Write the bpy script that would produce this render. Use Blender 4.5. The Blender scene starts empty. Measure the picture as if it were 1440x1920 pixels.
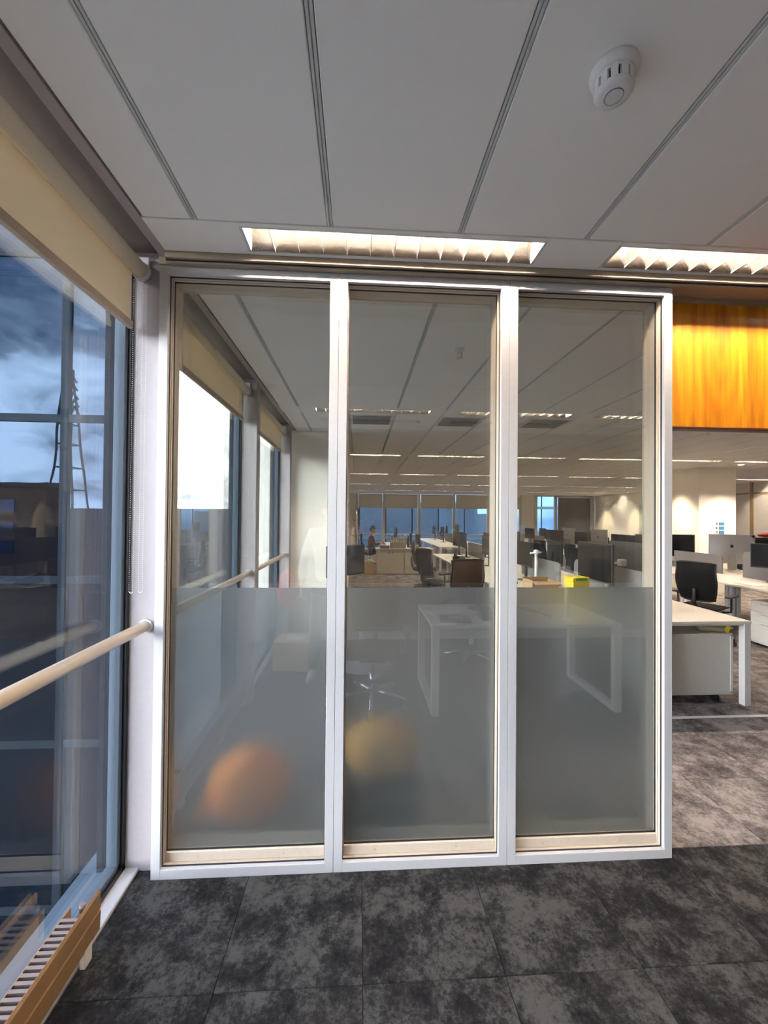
import bpy, bmesh, math, random
from mathutils import Vector, Matrix, Euler
random.seed(7)
S = bpy.context.scene
COL = S.collection
PI = math.pi

# ------------------------------------------------------------------ camera
W_, H_, F_ = 1440, 1920, 773.34
yaw, pitch, roll, CAMD, EYE = 0.0602784318, 0.0117823310, 0.00894702872, 1.88072906, 1.6
fwd = Vector((math.sin(yaw)*math.cos(pitch), math.cos(yaw)*math.cos(pitch), math.sin(pitch)))
rgt = Vector((math.cos(yaw), -math.sin(yaw), 0)); up = rgt.cross(fwd)
r2 = math.cos(roll)*rgt + math.sin(roll)*up
u2 = -math.sin(roll)*rgt + math.cos(roll)*up
cam = bpy.data.objects.new('camera', bpy.data.cameras.new('camera')); COL.objects.link(cam)
cam.matrix_world = Matrix(((r2.x, u2.x, -fwd.x, 0), (r2.y, u2.y, -fwd.y, -CAMD), (r2.z, u2.z, -fwd.z, EYE), (0, 0, 0, 1)))
cam.data.sensor_fit = 'HORIZONTAL'; cam.data.sensor_width = 36; cam.data.lens = F_/W_*36
cam.data.clip_start = 0.02; cam.data.clip_end = 2000
S.camera = cam

# ------------------------------------------------------------------ colour management
S.view_settings.view_transform = 'Standard'; S.view_settings.look = 'None'
S.view_settings.gamma = 1; S.view_settings.use_curve_mapping = False
S.view_settings.exposure = 1.2
try:
    S.cycles.sample_clamp_indirect = 4.0; S.cycles.max_bounces = 14; S.cycles.transparent_max_bounces = 40
    S.cycles.diffuse_bounces = 6; S.cycles.glossy_bounces = 5; S.cycles.transmission_bounces = 8
    S.cycles.caustics_reflective = True; S.cycles.caustics_refractive = True; S.cycles.blur_glossy = 0.5
except Exception: pass

# ------------------------------------------------------------------ world: overcast evening sky, bright low, heavy above
SKY = 11.0
wd = bpy.data.worlds.new('sky'); S.world = wd; wd.use_nodes = True
n = wd.node_tree.nodes; l = wd.node_tree.links; n.clear()
out = n.new('ShaderNodeOutputWorld'); bg = n.new('ShaderNodeBackground'); l.new(bg.outputs[0], out.inputs[0])
tc = n.new('ShaderNodeTexCoord'); mp = n.new('ShaderNodeMapping'); mp.inputs['Scale'].default_value = (1, 1, 2.0)
l.new(tc.outputs['Generated'], mp.inputs[0])
nz = n.new('ShaderNodeTexNoise'); nz.inputs['Scale'].default_value = 5.2; nz.inputs['Detail'].default_value = 7; nz.inputs['Roughness'].default_value = .55
nz.inputs['Distortion'].default_value = .35
l.new(mp.outputs[0], nz.inputs['Vector'])
sep = n.new('ShaderNodeSeparateXYZ'); l.new(tc.outputs['Generated'], sep.inputs[0])
mr = n.new('ShaderNodeMapRange'); mr.inputs[1].default_value = .22; mr.inputs[2].default_value = .46; mr.inputs[3].default_value = .20; mr.inputs[4].default_value = -.16
l.new(sep.outputs[2], mr.inputs[0])
ad = n.new('ShaderNodeMath'); ad.operation = 'ADD'; l.new(nz.outputs['Fac'], ad.inputs[0]); l.new(mr.outputs[0], ad.inputs[1])
cr = n.new('ShaderNodeValToRGB'); e = cr.color_ramp.elements
e[0].position = .30; e[0].color = (.075, .12, .19, 1); e[1].position = .76; e[1].color = (1.40, 1.38, 1.36, 1)
for p_, c_ in ((.44, (.15, .195, .265, 1)), (.55, (.44, .465, .50, 1)), (.64, (.98, .98, 1.0, 1))):
    x = e.new(p_); x.color = c_
l.new(ad.outputs[0], cr.inputs[0]); l.new(cr.outputs[0], bg.inputs[0]); bg.inputs[1].default_value = SKY

# ------------------------------------------------------------------ materials
MATS = {}
def mat(name, col, rough=.6, metal=0, spec=.5, emit=None, estr=0, bump=0, bscale=50, tint=0, coat=0):
    if name in MATS: return MATS[name]
    m = bpy.data.materials.new(name); m.use_nodes = True; N = m.node_tree.nodes; L = m.node_tree.links
    b = N['Principled BSDF']; b.inputs['Roughness'].default_value = rough; b.inputs['Metallic'].default_value = metal
    b.inputs['Specular IOR Level'].default_value = spec; b.inputs['Coat Weight'].default_value = coat
    if emit: b.inputs['Emission Color'].default_value = (*emit, 1); b.inputs['Emission Strength'].default_value = estr
    nt = N.new('ShaderNodeTexNoise'); nt.inputs['Scale'].default_value = bscale; nt.inputs['Detail'].default_value = 4
    g = N.new('ShaderNodeNewGeometry'); L.new(g.outputs['Position'], nt.inputs['Vector'])
    mx = N.new('ShaderNodeMix'); mx.data_type = 'RGBA'; mx.blend_type = 'MULTIPLY'; mx.inputs['Factor'].default_value = 1
    rr = N.new('ShaderNodeMapRange'); t = max(tint, .03); rr.inputs[1].default_value = .3; rr.inputs[2].default_value = .7
    rr.inputs[3].default_value = 1-t; rr.inputs[4].default_value = 1+t*.3
    L.new(nt.outputs['Fac'], rr.inputs[0]); L.new(rr.outputs[0], mx.inputs['B']); mx.inputs['A'].default_value = (*col, 1)
    L.new(mx.outputs['Result'], b.inputs['Base Color'])
    if bump:
        bp = N.new('ShaderNodeBump'); bp.inputs['Strength'].default_value = bump; bp.inputs['Distance'].default_value = .002
        L.new(nt.outputs['Fac'], bp.inputs['Height']); L.new(bp.outputs[0], b.inputs['Normal'])
    MATS[name] = m; return m

def glass(name, tint, ior=1.5, rough=0.0, bump=0):
    m = bpy.data.materials.new(name); m.use_nodes = True; N = m.node_tree.nodes; L = m.node_tree.links; N.clear()
    o = N.new('ShaderNodeOutputMaterial'); mx = N.new('ShaderNodeMixShader'); t = N.new('ShaderNodeBsdfTransparent'); g = N.new('ShaderNodeBsdfGlossy')
    f = N.new('ShaderNodeFresnel'); f.inputs[0].default_value = ior
    t.inputs[0].default_value = (*tint, 1); g.inputs['Roughness'].default_value = rough; g.inputs[0].default_value = (1, 1, 1, 1)
    # the same reflectance on both faces of the sheet
    geo = N.new('ShaderNodeNewGeometry'); nm = N.new('ShaderNodeVectorMath'); nm.operation = 'SCALE'
    ma = N.new('ShaderNodeMath'); ma.operation = 'MULTIPLY_ADD'; ma.inputs[1].default_value = -2; ma.inputs[2].default_value = 1
    L.new(geo.outputs['Backfacing'], ma.inputs[0])
    inv = N.new('ShaderNodeMath'); inv.operation = 'POWER'; inv.inputs[0].default_value = ior; L.new(ma.outputs[0], inv.inputs[1])
    N.remove(nm)
    # Fresnel node inverts ior on backfaces itself; feed 1/ior there so both faces agree
    sq = N.new('ShaderNodeMath'); sq.operation = 'MULTIPLY'; sq.inputs[1].default_value = 1.0; L.new(inv.outputs[0], sq.inputs[0])
    L.new(sq.outputs[0], f.inputs[0])
    L.new(f.outputs[0], mx.inputs[0]); L.new(t.outputs[0], mx.inputs[1]); L.new(g.outputs[0], mx.inputs[2]); L.new(mx.outputs[0], o.inputs[0])
    return m

M_white = mat('white_lacquer', (.52, .52, .535), .6, tint=.02)
M_pier = mat('pier_paint', (.38, .345, .355), .5)
M_beige = mat('beige_frame', (.66, .56, .45), .42, tint=.05)
M_bronze = mat('bronze_beige_trim', (.30, .25, .19), .8, tint=.06)
M_dark = mat('dark_gasket', (.012, .012, .015), .5)
M_ceil = mat('ceiling_panel_white', (.93, .905, .875), .85, bump=.25, bscale=400)
M_rail = mat('ceiling_rail_grey', (.60, .61, .60), .45)
M_groove = mat('groove_dark', (.10, .10, .10), .7)
M_soffit = mat('soffit_brown', (.17, .13, .11), .6)
M_wall = mat('wall_cream', (.86, .82, .74), .8, bump=.1, bscale=150)
M_wallg = mat('wall_back_taupe', (.22, .20, .185), .8)
M_blind = mat('blind_fabric', (.72, .64, .50), .85, bump=.2, bscale=900)
def blindmat():
    m = mat('blind_fabric_translucent', (.86, .77, .62), .85, bump=.2, bscale=900); N = m.node_tree.nodes; L = m.node_tree.links
    t = N.new('ShaderNodeBsdfTranslucent'); t.inputs[0].default_value = (.60, .52, .40, 1); x = N.new('ShaderNodeMixShader'); x.inputs[0].default_value = .25
    L.new(N['Principled BSDF'].outputs[0], x.inputs[1]); L.new(t.outputs[0], x.inputs[2]); L.new(x.outputs[0], N['Material Output'].inputs[0]); return m
M_blindt = blindmat()
M_hem = mat('blind_hem', (.50, .40, .30), .6)
M_plast = mat('white_plastic', (.74, .73, .73), .4)
M_railp = mat('handrail_paint', (.72, .58, .42), .3, coat=.5)
M_rad = mat('radiator_brown', (.27, .15, .065), .4, bump=.3, bscale=600)
M_fin = mat('radiator_fin', (.17, .13, .115), .5, metal=.2)
M_chrome = mat('chrome', (.75, .76, .78), .12, metal=1)
M_alu = mat('aluminium', (.62, .63, .65), .3, metal=.9)
M_blackp = mat('black_plastic', (.012, .012, .014), .45)
M_blackf = mat('black_mesh_fabric', (.010, .010, .012), .9, bump=.5, bscale=700)
M_brownf = mat('brown_fabric', (.10, .055, .035), .9, bump=.4, bscale=500)
M_desk = mat('desk_top_pale', (.84, .80, .72), .35)
M_cab = mat('cabinet_cream', (.66, .60, .50), .5)
M_ped = mat('pedestal_white', (.78, .78, .74), .5)
M_div = mat('divider_grey_fabric', (.20, .195, .20), .9, bump=.3, bscale=600)
M_screen = mat('screen_black_glass', (.006, .006, .008), .12)
M_mgrey = mat('monitor_grey', (.045, .048, .052), .45)
M_silver = mat('silver_casing', (.62, .60, .58), .3, metal=.7)
M_paper = mat('paper', (.85, .84, .80), .8)
M_card = mat('cardboard', (.50, .33, .18), .85)
M_yellow = mat('yellow_card', (.85, .65, .02), .5)
M_green = mat('green_print', (.05, .25, .05), .6)
M_red = mat('red_plastic', (.55, .04, .03), .5)
M_orange = mat('orange_fabric', (.85, .27, .035), .85)
M_tan = mat('tan_fabric', (.75, .42, .14), .85)
M_blue = mat('blue_print', (.04, .16, .32), .6)
M_skin = mat('skin', (.60, .38, .28), .55)
M_hair = mat('dark_hair', (.02, .014, .010), .6)
M_shirt = mat('white_shirt', (.82, .82, .82), .85)
M_trous = mat('dark_trousers', (.03, .03, .035), .9)
M_maroon = mat('dark_maroon_top', (.10, .03, .035), .9)
M_shoe = mat('pale_shoe', (.55, .55, .55), .6)
M_binder = mat('taupe_binder', (.30, .25, .20), .7)
M_white_strip = mat('white_floor_strip', (.75, .75, .72), .5)
M_glass = glass('partition_glass', (.915, .93, .912), 1.62)
M_winglass = glass('window_glass', (.90, .92, .935), 1.52)
M_glass2 = glass('partition_rear_glass', (.92, .928, .915), 1.7)
M_farglass = glass('far_window_glass', (.86, .9, .93), 1.5)

def frost():
    m = bpy.data.materials.new('frosted_film'); m.use_nodes = True; N = m.node_tree.nodes; L = m.node_tree.links; N.clear()
    o = N.new('ShaderNodeOutputMaterial')
    r = N.new('ShaderNodeBsdfRefraction'); r.inputs['Roughness'].default_value = .52; r.inputs['IOR'].default_value = 1.18; r.inputs[0].default_value = (.96, .98, 1, 1)
    t = N.new('ShaderNodeBsdfTranslucent'); t.inputs[0].default_value = (.64, .70, .77, 1)
    d = N.new('ShaderNodeBsdfDiffuse'); d.inputs[0].default_value = (.42, .435, .45, 1)
    a = N.new('ShaderNodeMixShader'); a.inputs[0].default_value = .16; L.new(r.outputs[0], a.inputs[1]); L.new(t.outputs[0], a.inputs[2])
    b = N.new('ShaderNodeMixShader'); b.inputs[0].default_value = .12; L.new(a.outputs[0], b.inputs[1]); L.new(d.outputs[0], b.inputs[2])
    L.new(b.outputs[0], o.inputs[0]); return m
M_frost = frost()

def mirror_louvre():
    m = bpy.data.materials.new('louvre_mirror'); m.use_nodes = True; N = m.node_tree.nodes; L = m.node_tree.links
    b = N['Principled BSDF']; b.inputs['Metallic'].default_value = .93; b.inputs['Roughness'].default_value = .2; b.inputs['Base Color'].default_value = (.90, .84, .77, 1)
    nt = N.new('ShaderNodeTexNoise'); nt.inputs['Scale'].default_value = 18; g = N.new('ShaderNodeNewGeometry'); L.new(g.outputs['Position'], nt.inputs['Vector'])
    bp = N.new('ShaderNodeBump'); bp.inputs['Strength'].default_value = .35; bp.inputs['Distance'].default_value = .01; L.new(nt.outputs['Fac'], bp.inputs['Height']); L.new(bp.outputs[0], b.inputs['Normal'])
    return m
M_louvre = mirror_louvre()
TUBE = 225.0
def emitter(name, col, s):
    m = bpy.data.materials.new(name); m.use_nodes = True; N = m.node_tree.nodes; N.clear()
    o = N.new('ShaderNodeOutputMaterial'); em = N.new('ShaderNodeEmission'); em.inputs[0].default_value = (*col, 1); em.inputs[1].default_value = s
    m.node_tree.links.new(em.outputs[0], o.inputs[0]); return m
M_tube = emitter('fluorescent_tube', (1, .82, .66), TUBE)
M_down = emitter('downlight_lens', (1, .75, .45), 12)

def carpet(name, c0, c1, c2, scale=7.5, warm=0):
    m = bpy.data.materials.new(name); m.use_nodes = True; N = m.node_tree.nodes; L = m.node_tree.links
    b = N['Principled BSDF']; b.inputs['Roughness'].default_value = .95; b.inputs['Specular IOR Level'].default_value = .1
    g = N.new('ShaderNodeNewGeometry'); oi = N.new('ShaderNodeObjectInfo')
    of = N.new('ShaderNodeVectorMath'); of.operation = 'SCALE'; of.inputs[0].default_value = (37, 91, 13); L.new(oi.outputs['Random'], of.inputs['Scale'])
    ad = N.new('ShaderNodeVectorMath'); ad.operation = 'ADD'; L.new(g.outputs['Position'], ad.inputs[0]); L.new(of.outputs[0], ad.inputs[1])
    n1 = N.new('ShaderNodeTexNoise'); n1.inputs['Scale'].default_value = scale; n1.inputs['Detail'].default_value = 9; n1.inputs['Roughness'].default_value = .74; n1.inputs['Distortion'].default_value = .1
    n2 = N.new('ShaderNodeTexNoise'); n2.inputs['Scale'].default_value = 230; n2.inputs['Detail'].default_value = 3
    n3 = N.new('ShaderNodeTexNoise'); n3.inputs['Scale'].default_value = 55; n3.inputs['Detail'].default_value = 5; n3.inputs['Roughness'].default_value = .7
    for q in (n1, n2, n3): L.new(ad.outputs[0], q.inputs['Vector'])
    ma = N.new('ShaderNodeMath'); ma.operation = 'MULTIPLY_ADD'; ma.inputs[1].default_value = .38; L.new(n3.outputs['Fac'], ma.inputs[0]); L.new(n1.outputs['Fac'], ma.inputs[2])
    mb = N.new('ShaderNodeMath'); mb.operation = 'MULTIPLY_ADD'; mb.inputs[1].default_value = .16; L.new(n2.outputs['Fac'], mb.inputs[0]); L.new(ma.outputs[0], mb.inputs[2])
    mc = N.new('ShaderNodeMath'); mc.operation = 'MULTIPLY_ADD'; mc.inputs[1].default_value = .05; L.new(oi.outputs['Random'], mc.inputs[0]); L.new(mb.outputs[0], mc.inputs[2])
    cr = N.new('ShaderNodeValToRGB'); e = cr.color_ramp.elements
    e[0].position = .66; e[0].color = (*c0, 1); e[1].position = .92; e[1].color = (*c2, 1); x = e.new(.78); x.color = (*c1, 1)
    L.new(mc.outputs[0], cr.inputs[0]); L.new(cr.outputs[0], b.inputs['Base Color'])
    bp = N.new('ShaderNodeBump'); bp.inputs['Strength'].default_value = .6; bp.inputs['Distance'].default_value = .004; L.new(mb.outputs[0], bp.inputs['Height']); L.new(bp.outputs[0], b.inputs['Normal'])
    return m
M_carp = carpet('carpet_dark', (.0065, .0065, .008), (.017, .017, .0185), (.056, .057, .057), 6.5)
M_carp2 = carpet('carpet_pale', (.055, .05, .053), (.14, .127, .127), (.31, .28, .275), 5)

def wood():
    m = bpy.data.materials.new('orange_wood_veneer'); m.use_nodes = True; N = m.node_tree.nodes; L = m.node_tree.links
    b = N['Principled BSDF']; b.inputs['Roughness'].default_value = .33; b.inputs['Coat Weight'].default_value = .3
    g = N.new('ShaderNodeNewGeometry'); mp = N.new('ShaderNodeMapping'); mp.inputs['Scale'].default_value = (9, 1, .8); mp.inputs['Location'].default_value = (-27, 0, -2.9); L.new(g.outputs['Position'], mp.inputs[0])
    nz = N.new('ShaderNodeTexNoise'); nz.inputs['Scale'].default_value = 1.0; nz.inputs['Detail'].default_value = 6; nz.inputs['Distortion'].default_value = .8; L.new(mp.outputs[0], nz.inputs['Vector'])
    mp2 = N.new('ShaderNodeMapping'); mp2.inputs['Scale'].default_value = (60, 1, 2.5); L.new(g.outputs['Position'], mp2.inputs[0])
    n2 = N.new('ShaderNodeTexNoise'); n2.inputs['Scale'].default_value = 1; n2.inputs['Detail'].default_value = 3; L.new(mp2.outputs[0], n2.inputs['Vector'])
    # cathedral figure: stretched rings
    mp3 = N.new('ShaderNodeMapping'); mp3.inputs['Location'].default_value = (-1.84*9, 0, -2.47*2.6); mp3.inputs['Scale'].default_value = (9, .01, 2.6); L.new(g.outputs['Position'], mp3.inputs[0])
    wv = N.new('ShaderNodeTexWave'); wv.wave_type = 'RINGS'; wv.rings_direction = 'SPHERICAL'; wv.inputs['Scale'].default_value = .7; wv.inputs['Distortion'].default_value = 1.5; wv.inputs['Detail'].default_value = 3; L.new(mp3.outputs[0], wv.inputs['Vector'])
    a = N.new('ShaderNodeMath'); a.operation = 'MULTIPLY_ADD'; a.inputs[1].default_value = .3; L.new(n2.outputs['Fac'], a.inputs[0]); L.new(nz.outputs['Fac'], a.inputs[2])
    a2 = N.new('ShaderNodeMath'); a2.operation = 'MULTIPLY_ADD'; a2.inputs[1].default_value = .07; L.new(wv.outputs['Fac'], a2.inputs[0]); L.new(a.outputs[0], a2.inputs[2])
    cr = N.new('ShaderNodeValToRGB'); e = cr.color_ramp.elements
    e[0].position = .45; e[0].color = (.34, .095, .004, 1); e[1].position = .95; e[1].color = (.78, .38, .022, 1); x = e.new(.68); x.color = (.62, .235, .008, 1)
    L.new(a2.outputs[0], cr.inputs[0]); L.new(cr.outputs[0], b.inputs['Base Color']); return m
M_wood = wood()
def facade(name, col, refl, seed, wob=.35, base=(.002, .005, .010)):
    m = bpy.data.materials.new(name); m.use_nodes = True; N = m.node_tree.nodes; L = m.node_tree.links; N.clear()
    o = N.new('ShaderNodeOutputMaterial'); mx = N.new('ShaderNodeMixShader'); mx.inputs[0].default_value = refl
    d = N.new('ShaderNodeBsdfDiffuse'); d.inputs[0].default_value = (*base, 1); g = N.new('ShaderNodeBsdfGlossy'); g.inputs[0].default_value = (*col, 1); g.inputs['Roughness'].default_value = .0
    nt = N.new('ShaderNodeTexNoise'); nt.inputs['Scale'].default_value = .55; nt.inputs['Detail'].default_value = 1
    gg = N.new('ShaderNodeNewGeometry'); L.new(gg.outputs['Position'], nt.inputs['Vector'])
    bp = N.new('ShaderNodeBump'); bp.inputs['Strength'].default_value = wob; bp.inputs['Distance'].default_value = .02; L.new(nt.outputs['Fac'], bp.inputs['Height']); L.new(bp.outputs[0], g.inputs['Normal'])
    L.new(d.outputs[0], mx.inputs[1]); L.new(g.outputs[0], mx.inputs[2]); L.new(mx.outputs[0], o.inputs[0]); return m
M_fac = facade('facade_mirror_glass', (.018, .027, .041), .8, 1)
M_fac2 = facade('facade_blue_glass', (.10, .19, .33), .35, 2, .1, (.045, .085, .14))
M_mull = mat('facade_mullion_grey', (.010, .014, .019), .9, spec=0)
M_mull2 = mat('facade_mullion_pale', (.07, .09, .115), .8, spec=.1)
M_conc = mat('concrete_grey', (.22, .21, .20), .9, tint=.2, bscale=.6)
M_brick = mat('red_brown_cladding', (.20, .09, .06), .9, tint=.2, bscale=.6)
M_steel = mat('tower_steel', (.05, .055, .06), .6)
M_city = mat('city_ground', (.13, .13, .13), .95, tint=.4, bscale=.05)

# ------------------------------------------------------------------ mesh helpers
class MB:
    def __init__(s): s.bm = bmesh.new()
    def box(s, x0, x1, y0, y1, z0, z1, bev=0, seg=1, rot=None, piv=None):
        t = bmesh.new(); bmesh.ops.create_cube(t, size=1)
        sx, sy, sz = x1-x0, y1-y0, z1-z0
        for v in t.verts: v.co = Vector((v.co.x*sx, v.co.y*sy, v.co.z*sz))
        if bev: bmesh.ops.bevel(t, geom=t.edges[:], offset=bev, segments=seg, affect='EDGES', profile=.7)
        c = Vector(((x0+x1)/2, (y0+y1)/2, (z0+z1)/2))
        for v in t.verts: v.co += c
        if rot is not None:
            p = Vector(piv) if piv else c; R = Euler(rot).to_matrix()
            for v in t.verts: v.co = R @ (v.co-p) + p
        s._add(t); return s
    def _add(s, t, smooth=False):
        if smooth:
            for f in t.faces: f.smooth = True
        me = bpy.data.meshes.new('t'); t.to_mesh(me); t.free(); s.bm.from_mesh(me); bpy.data.meshes.remove(me)
    def tube(s, pts, r, n=10, cap=True, closed=False):
        pts = [Vector(p) for p in pts]; rs = r if isinstance(r, (list, tuple)) else [r]*len(pts)
        t = bmesh.new(); rings = []
        ref = None
        for i, p in enumerate(pts):
            if closed: d = (pts[(i+1) % len(pts)]-pts[i-1])
            elif i == 0: d = pts[1]-p
            elif i == len(pts)-1: d = p-pts[-2]
            else: d = (pts[i+1]-p).normalized()+(p-pts[i-1]).normalized()
            d.normalize()
            if ref is None: ref = Vector((0, 0, 1)) if abs(d.z) < .9 else Vector((1, 0, 0))
            a = d.cross(ref).normalized(); b = a.cross(d).normalized(); ref = b
            rings.append([t.verts.new(p + (a*math.cos(2*PI*k/n) + b*math.sin(2*PI*k/n))*rs[i]) for k in range(n)])
        m = len(rings)
        for i in range(m if closed else m-1):
            A, B = rings[i], rings[(i+1) % m]
            for k in range(n): t.faces.new((A[k], A[(k+1) % n], B[(k+1) % n], B[k]))
        for f in t.faces: f.smooth = True
        if cap and not closed:
            t.faces.new(rings[0][::-1]); t.faces.new(rings[-1])
        bmesh.ops.recalc_face_normals(t, faces=t.faces[:])
        s._add(t); return s
    def lathe(s, prof, c=(0, 0, 0), n=24, cap=True, smooth=True, sy=1):
        t = bmesh.new(); rings = []
        for r, z in prof:
            rings.append([t.verts.new((c[0]+r*math.cos(2*PI*k/n), c[1]+sy*r*math.sin(2*PI*k/n), c[2]+z)) for k in range(n)])
        for A, B in zip(rings, rings[1:]):
            for k in range(n):
                f = t.faces.new((A[k], A[(k+1) % n], B[(k+1) % n], B[k])); f.smooth = smooth
        if cap: t.faces.new(rings[0][::-1]); t.faces.new(rings[-1])
        bmesh.ops.recalc_face_normals(t, faces=t.faces[:])
        s._add(t); return s
    def prism(s, poly, axis, a, b):
        """poly: 2D points in the two other axes; extruded along axis from a to b"""
        t = bmesh.new()
        def P(u, v, w): return {'x': (w, u, v), 'y': (u, w, v), 'z': (u, v, w)}[axis]
        A = [t.verts.new(P(u, v, a)) for u, v in poly]; B = [t.verts.new(P(u, v, b)) for u, v in poly]
        t.faces.new(A); t.faces.new(B[::-1]); m = len(poly)
        for k in range(m): t.faces.new((A[k], A[(k+1) % m], B[(k+1) % m], B[k]))
        bmesh.ops.recalc_face_normals(t, faces=t.faces[:]); s._add(t); return s
    def grid(s, fn, nu, nv, th=0.0, smooth=True):
        """surface fn(u,v)->Vector, thickened by th"""
        t = bmesh.new(); V = [[t.verts.new(fn(i/nu, j/nv)) for j in range(nv+1)] for i in range(nu+1)]
        for i in range(nu):
            for j in range(nv):
                f = t.faces.new((V[i][j], V[i+1][j], V[i+1][j+1], V[i][j+1])); f.smooth = smooth
        if th: bmesh.ops.solidify(t, geom=t.faces[:], thickness=th)
        bmesh.ops.recalc_face_normals(t, faces=t.faces[:]); s._add(t); return s
    def build(s, name, m, parent=None, loc=None):
        me = bpy.data.meshes.new(name); s.bm.to_mesh(me); s.bm.free(); me.materials.append(m)
        o = bpy.data.objects.new(name, me); COL.objects.link(o)
        if parent is not None: o.parent = parent
        if loc: o.location = loc
        return o
LABELS = {}
def tag(o, label, cat, group=None, kind=None):
    o['label'] = label; o['category'] = cat
    if group: o['group'] = group
    if kind: o['kind'] = kind
    return o
def thing(name, label, cat, loc=(0, 0, 0), rz=0, group=None, kind=None):
    o = bpy.data.objects.new(name, None); o.empty_display_size = .1; COL.objects.link(o); o.location = loc; o.rotation_euler = (0, 0, rz)
    return tag(o, label, cat, group, kind)
def struct(o): o['kind'] = 'structure'; return o
KIDS = {}
def dup(root, loc, rz=0, label=None, group=None):
    if root not in KIDS: KIDS[root] = [(c, list(c.children)) for c in root.children]
    r = root.copy(); COL.objects.link(r); r.location = loc; r.rotation_euler = (0, 0, rz)
    if label: r['label'] = label
    if group: r['group'] = group
    for c, gs in KIDS[root]:
        k = c.copy(); COL.objects.link(k); k.parent = r
        for g in gs:
            q = g.copy(); COL.objects.link(q); q.parent = k
    return r
def first(root, loc, rz, label=None, group=None):
    root.location = loc; root.rotation_euler = (0, 0, rz)
    if label: root['label'] = label
    if group: root['group'] = group
    return root
ORD = ['first', 'second', 'third', 'fourth', 'fifth', 'sixth', 'seventh', 'eighth', 'ninth', 'tenth', 'eleventh', 'twelfth', 'thirteenth', 'fourteenth', 'fifteenth', 'sixteenth']

# ================================================================== SETTING
CZ = 2.75
XL = -1.03      # inner plane of the window wall glass
XR, YB, YF = 11.9, -3.4, 18.5
# floor slab + tiles
fl = struct(MB().box(XL-.15, XR, YB, YF+.1, -.3, -.012).build('floor', M_carp2))
tile_me = {}
def tiles(x0, x1, y0, y1, step, m, key):
    nx = max(1, round((x1-x0)/step)); ny = max(1, round((y1-y0)/step)); sx, sy = (x1-x0)/nx, (y1-y0)/ny
    for i in range(nx):
        for j in range(ny):
            if key not in tile_me:
                b = MB(); b.box(-sx/2+.0006, sx/2-.0006, -sy/2+.0006, sy/2-.0006, -.0125, 0, bev=.002); o = b.build('carpet_tile', m, fl); tile_me[key] = o.data
            else:
                o = bpy.data.objects.new('carpet_tile', tile_me[key]); COL.objects.link(o); o.parent = fl
            o.location = (x0+(i+.5)*sx, y0+(j+.5)*sy, 0)
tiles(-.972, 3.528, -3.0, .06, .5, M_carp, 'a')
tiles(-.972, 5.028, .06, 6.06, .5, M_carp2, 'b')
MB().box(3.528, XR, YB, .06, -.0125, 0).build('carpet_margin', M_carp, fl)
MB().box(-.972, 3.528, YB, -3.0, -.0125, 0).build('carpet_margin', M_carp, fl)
MB().box(-.972, XR, 6.06, YF, -.0125, 0).build('carpet_margin', M_carp2, fl)
MB().box(5.028, XR, .06, 6.06, -.0125, 0).build('carpet_margin', M_carp2, fl)
struct(MB().box(1.9, 6.5, 1.295, 1.33, 0, .006, bev=.002).build('trim_floor_strip', M_white_strip))
struct(MB().box(XL-.02, -.972, -3.4, 3.7, 0, .018, bev=.003).build('trim_window_sill', M_white))

# ceiling
ce = struct(MB().box(-1.35, XR, YB, YF+.1, 2.95, 3.1).build('ceiling', M_groove))
xs = [-.857] + [-.65+.525*k for k in range(24)]
LROWS = [-2.9, -.142, 2.6, 5.8, 9.2, 12.6, 16.0]  # row behind the camera is an unseen addition that brightens frame and ceiling
segs = [(-3.4, -3.04), (-2.76, -.245), (.16, 1.75), (1.75, 2.47), (2.73, 3.72), (3.72, 5.66), (5.94, 7.6), (7.6, 9.06), (9.34, 12.46), (12.74, 15.86), (16.14, 18.5)]
pm = {}
for (y0, y1) in segs:
    far = y0 > 9
    cols = xs if not far else [-.857] + [-.65+1.05*k for k in range(12)] + [XR]
    for a, b_ in zip(cols, cols[1:]):
        L = y1-y0-.006; key = (round(L, 3), round(b_-a, 3))
        w = b_-a-.024
        if key not in pm:
            o = MB().box(-w/2, w/2, -L/2, L/2, 0, .02, bev=.003).build('ceiling_panel', M_ceil, ce); pm[key] = o.data
        else:
            o = bpy.data.objects.new('ceiling_panel', pm[key]); COL.objects.link(o); o.parent = ce
        o.location = ((a+b_)/2, (y0+y1)/2, CZ)
for x in xs[1:]:
    if x > 9: continue
    for (y0, y1) in ((-3.4, -3.04), (-2.76, -.247), (.16, 2.47), (2.73, 5.66), (5.94, 9.06), (9.34, 12.46), (12.74, 15.86), (16.14, 18.5)):
        MB().box(x-.0095, x-.0015, y0, y1, CZ+.001, CZ+.03, bev=.001).box(x+.0015, x+.0095, y0, y1, CZ+.001, CZ+.03, bev=.001).box(x-.008, x+.008, y0, y1, CZ+.008, CZ+.03).build('ceiling_rail', M_rail, ce)
MB().box(-1.0, XR, YB, YF, CZ+.03, CZ+.034).build('ceiling_backing', M_rail, ce) if False else None
# lamp strips (margins between lamps) built after lamps; edges of pocket
struct(MB().box(-.893, -.853, -3.4, 3.72, CZ-.001, CZ+.05, bev=.001).build('trim_ceiling_edge', M_pier))
struct(MB().box(-1.35, -.893, -3.4, 3.72, CZ+.045, CZ+.09).box(-.893, -.88, -3.4, 3.72, CZ+.04, CZ+.14).build('trim_blind_pocket', M_soffit))
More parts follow.
